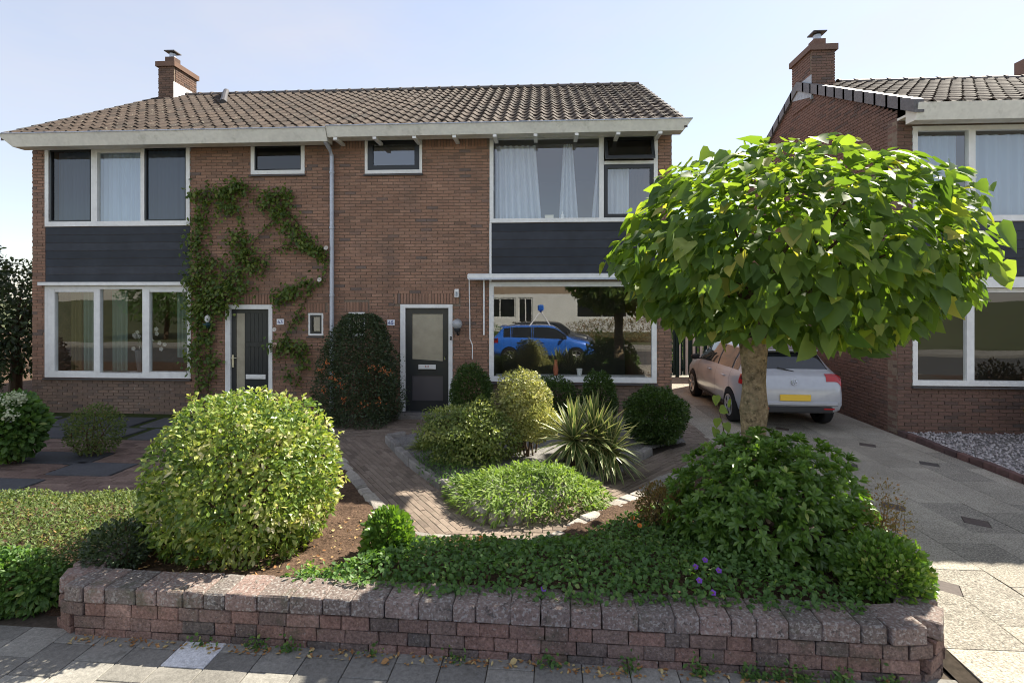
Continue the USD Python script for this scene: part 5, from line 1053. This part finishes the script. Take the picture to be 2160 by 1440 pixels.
def flower(name, label, cat, c, r, petals, mt, nrm=(0, -.6, .8)):
    t = thing(name, label, cat); c = np.asarray(c, float); nn = np.asarray(nrm, float); nn /= np.linalg.norm(nn); ax = np.cross(nn, [1, 0, 0]); ax /= np.linalg.norm(ax); bx = np.cross(nn, ax)
    a = np.arange(petals) * 2 * np.pi / petals; T = np.cos(a)[:, None] * ax + np.sin(a)[:, None] * bx + nn * .25
    m = MB(); add_leaves(m, leaves(np.tile(c, (petals, 1)), T, np.tile(nn, (petals, 1)), r, r * .95, 'oval', .15), np.full(petals, .5)); m.put('petals', mt, t)
    m = MB(); m.tube([c - nn * .004, c + nn * .012], [.006, .004], 6, .5); m.put('flower_centre', M['dryleaf'], t); m = MB(); m.tube([c, c - [0, 0, .12]], .0025, 4, .5); m.put('stem', M['cover'], t)
    return t
def on_mat(px, py, lift=.018):
    for dd in np.arange(3.0, 5.6, .02):
        q = Dp(px, py, dd); h = float(cover(q[:1], q[1:2])[0]); h = float(fbz(q[:1], q[1:2])[0]) + .05 if np.isnan(h) else h
        if q[2] < h + lift: return q
    return Dp(px, py, 4.5)
for px, py, dd, lb in ((1147, 1241, 3.74, 'single purple flower low over the coping, left of the others'), (1467, 1195, 4.05, 'purple flower left of the group in the mat'), (1487, 1181, 4.10, 'uppermost small purple flower of the group'), (1516, 1203, 4.02, 'purple flower right of the group in the mat'), (1475, 1224, 3.92, 'purple flower low left of the group'), (1504, 1250, 3.80, 'lowest purple flower of the group near the wall')):
    flower('purple_flower', lb, 'flower', on_mat(px, py), .024, 5, M['purple'])
for px, py, dd, lb in ((1013, 1135, 4.68, 'orange flower at the edge of the path above the mat'), (1335, 1092, 4.75, 'orange flower in the sunlit mat right of the path'), (1349, 1108, 4.70, 'smaller orange flower below the other one right of the path'), (1875, 1142, 4.25, 'coral orange flower beside the small right bush')):
    flower('orange_flower', lb, 'flower', on_mat(px, py), .026, 8, M['orange'])
# rhododendron: leaves in whorls
rh = thing('rhododendron', 'broad glossy green shrub with whorled leaves in front of the tree trunk', 'shrub'); rng = np.random.default_rng(51)
p, nr = bush_points(2100, (2.02, -5.36, .40), (.84, .68, .76), rng, .18, 2.4, .45, .16, seed=31); ax_ = nr + unit(len(p), rng) * .45 + [0, 0, .35]; ax_ /= np.linalg.norm(ax_, axis=1, keepdims=True); V_, T_ = [], []
for q, a in zip(p, ax_):
    k = rng.integers(6, 10); e1 = np.cross(a, [0, .3, 1.0]); e1 /= np.linalg.norm(e1); e2 = np.cross(a, e1); g = np.arange(k) * 2 * np.pi / k + rng.random() * 6
    T = np.cos(g)[:, None] * e1 + np.sin(g)[:, None] * e2 + a * rng.uniform(.4, 1.3) + rng.normal(0, .32, (k, 3)); VV, FR = leaves(np.tile(q, (k, 1)), T, np.tile(a, (k, 1)) + rng.normal(0, .3, (k, 3)), rng.uniform(.06, .095, k), rng.uniform(.026, .036, k), 'oval', .25, .2)
    V_.append(VV); T_.append(np.clip(rng.normal(.45, .14) + rng.normal(0, .14, k), 0, 1))
V_, T_ = np.vstack(V_), np.concatenate(T_); o = np.argsort(np.linalg.norm(V_[:, 0] - CAM, axis=1))
for i in o[:300]: m = MB(); m.add(V_[i], FR, T_[i]); m.put('leaf', M['rhodo'], rh)
m = MB(); add_leaves(m, (V_[o[300:]], FR), T_[o[300:]]); tag(m.put('foliage', M['rhodo'], rh), kind='stuff')
m = MB()
for i in range(16): e = p[rng.integers(len(p))]; b0 = np.array([2.1, -5.4, .1]) + np.r_[rng.normal(0, .12, 2), 0]; m.tube([b0, (b0 + e) / 2 + rng.normal(0, .06, 3), e], [.016, .011, .005], 5, .5)
m.put('stem', M['wood'], rh)
bush('small_spirea', 'small rust-tinged bush on the setts at the right of the path', 'bush', Dp(1393, 1062, 5.0), (.24, .2, .2), 1700, .034, .018, M['rust'], 'small', rough=.2, freq=3, shell=.5, zmin=.1, seed=14, stems=8)
bush('wispy_shrub', 'thin rust-coloured wispy shrub between the rhododendron and the driveway', 'bush', Dp(1866, 1110, 4.05), (.17, .20, .38), 1100, .026, .013, M['rust'], 'small', rough=.35, shell=.9, zmin=.08, seed=15, stems=7, sr=.3)
bush('small_bush', 'bright green small bush on the right end of the wall', 'bush', (2.47, -6.22, .36), (.30, .26, .28), 3600, .048, .026, M['rhodo'], 'oval', rough=.14, freq=3, shell=.5, zmin=.16, seed=16, stems=8, up=.5, tone_noise=.4, toneshift=.08)
bush('dark_shrub', 'small dark shrub in the shade left of the yellow-green ball', 'bush', Dp(250, 1152, 4.12), (.26, .22, .20), 2600, .034, .020, M['dark'], 'small', rough=.2, freq=3, shell=.5, zmin=.1, seed=17)
# left side plants
def hedge(x, y):
    e = np.minimum.reduce([(x + 6.6) / .3, (-3.45 - x - np.clip(-5.4 - y, 0, 1) * .15) / .25, (y + 6.42 + .05 * np.sin(x * 4)) / .12, (-4.72 - (x + 5.0) * -.08 - y) / .25]); return np.where(e > 0, .05 + .27 * np.clip(e, 0, 1) ** .5 + .13 * nz(x, y, 2.4, 28) + .05 * nz(x, y, 9, 29), np.nan)
mound('low_hedge', 'low spreading hedge with small green leaves left of the wall', 'hedge', hedge, 26000, .038, .018, M['lowhedge'], 'small', 52, (-6.7, -3.4), (-6.5, -4.4), .8, .3, .1, kind='stuff', tone_noise=.9)
bush('leafy_shrub', 'dark leafy shrub at the lower left corner beside the wall end', 'shrub', (-4.25, -6.30, .10), (.58, .22, .28), 4600, .055, .032, M['cover'], 'oval', rough=.2, freq=3, shell=.5, zmin=-.06, seed=18, stems=8, droop=.3)
def heads(t, c, r, rng, k):
    for i in range(k):
        d = unit(1, rng)[0]; d[2] = abs(d[2]) * .8 + .15; d[1] = -abs(d[1]); q = np.asarray(c) + d * np.asarray(r) * 1.02; n = 90; e = unit(n, rng); m = MB(); add_leaves(m, leaves(q + e * .075, unit(n, rng) + e * .2, e, .035, .032, 'small', .1), rng.random(n)); m.put('flower_head', M['hydr'], t)
hy = bush('hydrangea', 'green hydrangea with pale flower heads at the left edge', 'shrub', (-7.55, -3.2, .52), (.42, .36, .48), 2200, .10, .065, M['cover'], 'oval', rough=.14, freq=2.6, shell=.4, zmin=.03, seed=19, stems=8); heads(hy, (-7.55, -3.2, .55), (.42, .36, .46), np.random.default_rng(61), 14)
bush('rusty_shrub', 'small olive green shrub on the dark flagstones', 'shrub', (-6.72, -2.75, .36), (.40, .34, .38), 3400, .040, .022, M['lowhedge'], 'small', rough=.22, freq=3, shell=.45, zmin=.02, seed=20, stems=9)
# climbing plant on the left house
cl = thing('climbing_plant', 'rambling climber with green leaf clusters on the bricks of the left house', 'climber'); rng = np.random.default_rng(53)
def Fy(px, py, y=-.05):
    R = np.array([math.cos(YAW), math.sin(YAW), 0]); F = np.array([-math.sin(YAW), math.cos(YAW), 0]); d = F + (px - 1080) / 1080 * R + (628 - py) / 1080 * np.array([0, 0, 1.0]); return CAM + d * (y - CAM[1]) / d[1]
stems = [[(418, 880), (420, 780), (415, 700), (422, 620), (412, 520), (425, 440), (440, 395)], [(432, 880), (445, 760), (440, 680), (470, 600), (500, 560), (520, 500), (500, 440), (480, 400), (520, 390)], [(470, 600), (540, 545), (600, 520), (640, 520), (690, 525)], [(500, 560), (560, 480), (600, 440), (610, 400)], [(600, 440), (640, 490), (670, 540)], [(640, 660), (612, 690), (600, 720), (640, 770), (620, 820)], [(612, 690), (650, 620), (680, 590), (690, 540)], [(580, 760), (600, 715), (635, 735)]]
m = MB()
for s in stems:
    q = np.array([Fy(a, b, -.035) for a, b in s]) + rng.normal(0, .015, (len(s), 3)) * [1, .3, 1]; m.tube(q, np.linspace(.012, .004, len(q)), 5, .5)
m.put('stem', M['wood'], cl)
cls = [(420, 410, 22, 16, 90), (470, 410, 30, 18, 150), (505, 395, 26, 16, 140), (480, 440, 26, 22, 120), (425, 465, 22, 30, 130), (415, 520, 22, 34, 170), (440, 560, 26, 26, 150), (415, 590, 24, 24, 170), (450, 610, 34, 26, 240), (420, 650, 28, 28, 260), (465, 645, 26, 18, 140), (500, 600, 32, 26, 200), (510, 540, 32, 26, 170), (540, 560, 28, 22, 120), (500, 500, 26, 18, 90), (430, 700, 24, 34, 180), (410, 750, 18, 28, 110), (445, 760, 20, 30, 80), (430, 800, 16, 20, 50), (585, 410, 30, 14, 120), (560, 430, 26, 16, 100), (600, 440, 20, 18, 90), (615, 480, 22, 20, 120), (640, 505, 18, 18, 90), (665, 525, 20, 14, 90), (680, 540, 12, 10, 40), (585, 450, 14, 14, 40), (620, 610, 24, 14, 80), (585, 630, 12, 18, 60), (650, 595, 18, 10, 60), (610, 625, 14, 14, 50), (600, 730, 34, 14, 110), (640, 735, 14, 16, 60), (640, 765, 12, 14, 40), (615, 790, 20, 14, 40)]
m = MB()
for px, py, sx_, sy_, k in cls:
    c = Fy(px, py); q = c + np.c_[rng.normal(0, sx_ / 107 * .62, k), -np.abs(rng.normal(.03, .06, k)), rng.normal(0, sy_ / 107 * .62, k)]
    add_leaves(m, leaves(q, rng.normal(0, .6, (k, 3)) + [0, -.3, -.4], rng.normal(0, .5, (k, 3)) + [0, -.8, .6], rng.uniform(.055, .10, k), rng.uniform(.04, .065, k), 'oval', .2, .2), np.clip(rng.normal(.55, .25, k), 0, 1))
for s_ in stems:   # stray leaves all along the stems
    q = np.array([Fy(a, b, -.06) for a, b in s_]); k = int(plen(q[:, [0, 2]]) * 55); t_ = rng.uniform(0, len(q) - 1.001, k); i_ = t_.astype(int); pp = q[i_] + (q[i_ + 1] - q[i_]) * (t_ - i_)[:, None] + rng.normal(0, .05, (k, 3)) * [1, .5, 1]
    add_leaves(m, leaves(pp, rng.normal(0, .6, (k, 3)) + [0, -.3, -.4], rng.normal(0, .5, (k, 3)) + [0, -.8, .6], rng.uniform(.04, .085, k), rng.uniform(.03, .055, k), 'oval', .2, .2), np.clip(rng.normal(.55, .25, k), 0, 1))
m.put('foliage', M['climber'], cl)
for px, py, mt, lb in ((688, 523, 'whitefl', 'white rose on the climber beside the downpipe'), (674, 590, 'whitefl', 'white rose on the lower stem by the downpipe'), (579, 695, 'whitefl', 'cream rose beside the frame of the dark boarded door'), (580, 727, 'pinkfl', 'pale pink rose below the cream one by the dark door')):
    flower('rose', lb, 'flower', Fy(px, py, -.14), .05, 9, M[mt], (0, -1, .3))
# far left: dark trees and hedge beside the gable
def small_tree(name, label, c, r, h0, n, seed, mt='dark', ln=.12, rough=.3):
    rng = np.random.default_rng(seed); t = thing(name, label, 'tree'); p, nr = bush_points(n, c, r, rng, rough, 2.2, .6, seed=seed); k = len(p)
    m = MB(); add_leaves(m, leaves(p, nr + unit(k, rng), nr + unit(k, rng) * .7 + [0, 0, .4], rng.uniform(.6, 1.2, k) * ln, rng.uniform(.6, 1.2, k) * ln * .5, 'oval', .2, .15), np.clip(rng.normal(.45, .25, k), 0, 1)); m.put('crown', M[mt], t)
    m = MB(); m.tube([[c[0], c[1], h0], [c[0] + .05, c[1], h0 + (c[2] - h0) * .5], [c[0], c[1], c[2]]], [.13, .10, .05], 8, .5)
    for i in range(7): d = unit(1, rng)[0]; d[2] = abs(d[2]); m.tube([[c[0], c[1], c[2] - r[2] * .4], np.asarray(c) + d * np.asarray(r) * .7], [.05, .012], 5, .5)
    m.put('trunk', M['wood'], t); return t
small_tree('dark_tree', 'dark leafy tree left of the house, highest at the left edge', (-12.9, -.2, 3.0), (1.25, 1.3, 1.35), -.1, 7000, 71)
small_tree('dark_tree', 'dark tree lower down beside the left gable', (-12.0, .9, 1.9), (1.0, 1.2, 1.3), -.1, 6000, 72)
bush('hedge', 'dark hedge at ground level beside the left gable wall', 'hedge', (-11.7, -.7, .75), (.95, .8, .95), 6500, .07, .04, M['dark'], 'oval', rough=.15, freq=2.4, shell=.45, zmin=-.05, seed=21)
bush('red_leaf_shrub', 'reddish green shrub at the right edge before the neighbour window', 'shrub', (8.35, -1.45, .62), (.55, .4, .58), 2600, .07, .035, M['rust'], 'oval', rough=.25, freq=2.6, shell=.6, zmin=.04, seed=22)
bush('garden_shrub', 'light green shrub seen over the garden gate', 'shrub', (4.6, 7.2, 1.2), (.9, .7, 1.15), 3200, .09, .05, M['cover'], 'oval', rough=.2, freq=2.6, shell=.5, zmin=.0, seed=23)
# trees and hedge on the other side of the street, seen mirrored
small_tree('street_tree', 'green tree across the street, mirrored in the lower left window', (-15.5, -17.5, 3.4), (2.6, 2.2, 2.4), -.1, 6000, 73, 'cover', .2)
small_tree('street_tree', 'second green tree across the street beside the white house', (-21.5, -18.0, 3.6), (2.8, 2.2, 2.6), -.1, 6000, 74, 'cover', .2)
small_tree('street_tree', 'leafy tree across the street opposite the driveway', (16.0, -19.0, 3.8), (2.6, 2.2, 2.4), -.1, 6000, 75, 'cover', .2)
bush('hedge', 'clipped hedge with reddish tips across the street, mirrored in the large window', 'hedge', (5.0, -18.2, .55), (4.2, .5, .75), 5000, .10, .05, M['rust'], 'oval', rough=.08, freq=2, shell=.4, zmin=-.05, seed=24)
bush('hedge', 'green hedge in front of the white house across the street', 'hedge', (-6.5, -18.4, .5), (4.5, .5, .7), 5000, .10, .05, M['cover'], 'oval', rough=.08, freq=2, shell=.4, zmin=-.05, seed=25)
# weeds and fallen leaves at the foot of the wall
rng = np.random.default_rng(54)
weeds = [(-2.35, 20), (-1.95, 46), (-1.72, 40), (-1.15, 24), (-.55, 30), (.05, 46), (.55, 40), (1.02, 60), (1.32, 70), (1.48, 60), (1.62, 90), (1.86, 60), (2.15, 50)]
for i, (u, k) in enumerate(weeds):
    c = wl(u, .035); t = thing('weed', None, None); m = MB(); p = np.c_[c[0] + rng.normal(0, .045, k), c[1] + rng.normal(0, .012, k), -.06 + np.abs(rng.normal(0, .045, k))]
    add_leaves(m, leaves(p, rng.normal(0, .5, (k, 3)) + [0, -.4, .4], rng.normal(0, .4, (k, 3)) + [0, -.5, 1], rng.uniform(.02, .045, k), rng.uniform(.012, .026, k), 'oval', .2, .2), np.clip(rng.normal(.5, .25, k), 0, 1)); m.put('foliage', M['cover'], t)
    m = MB(); m.tube([[c[0], c[1], -.07], [c[0], c[1] - .01, .0]], .003, 4, .5); m.put('stem', M['dark'], t)
    tag(t, ['first', 'second', 'third', 'fourth', 'fifth', 'sixth', 'seventh', 'eighth', 'ninth', 'tenth', 'eleventh', 'twelfth', 'last'][i] + ' green weed from the left along the foot of the garden wall', 'weed', 'weeds along the foot of the garden wall')
fl = thing('leaf_litter', 'scattered dry fallen leaves on the pavement and soil', 'leaf litter', kind='stuff'); m = MB(); n = 420
u = rng.uniform(-3.3, 2.3, n); vv = rng.uniform(.005, .10, n) ** 1.0; p = np.array([wl(a, b) for a, b in zip(u, vv)]); z = np.full(n, -.05)
k2 = 260; p2 = np.c_[rng.uniform(-3.2, -1.2, k2), rng.uniform(-6.4, -4.9, k2)]; z2 = fbz(p2[:, 0], p2[:, 1]) + .012
k3 = 110; s3 = rng.random(k3); p3 = np.c_[.1 + .62 * s3 + rng.normal(0, .05, k3), -4.48 + .72 * s3 + rng.normal(0, .05, k3)]; z3 = np.full(k3, .012)
p = np.vstack([p, p2, p3]); z = np.r_[z, z2, z3]; n = len(p); sel = rng.random(n)
add_leaves(m, leaves(np.c_[p, z], np.c_[rng.normal(size=(n, 2)), np.full(n, .12)], np.c_[rng.normal(0, .35, (n, 2)), np.ones(n)], rng.uniform(.016, .042, n), rng.uniform(.010, .024, n), 'oval', .3, -.1), sel); m.put('leaves', M['dryleaf'], fl)
for px, py, c_ in ((803, 1377, .45), (1395, 1408, .9), (1435, 1408, 1.0), (1488, 1410, .7), (1075, 1390, .85)):
    q = Dp(px, py, 3.36); q = q.copy(); q[2] = -.045; t = thing('fallen_leaf', {803: 'orange dry leaf on the pavement left of centre', 1395: 'pale curled leaf leftmost of those at the wall foot', 1435: 'pale yellow leaf in the middle at the wall foot', 1488: 'brown leaf rightmost at the wall foot', 1075: 'yellow leaf on the pavement under the middle of the wall'}[px], 'leaf'); VV, FF = leaves(q[None], [[1, .3, .2]], [[.1, -.5, 1]], .055, .04, 'oval', .35, -.1); m = MB(); m.add(VV[0], FF, c_); m.put('leaf_blade', M['dryleaf'], t)
    m = MB(); m.tube([q, q - [.02, .006, .0]], .0015, 4, .5); m.put('stalk', M['wood'], t)
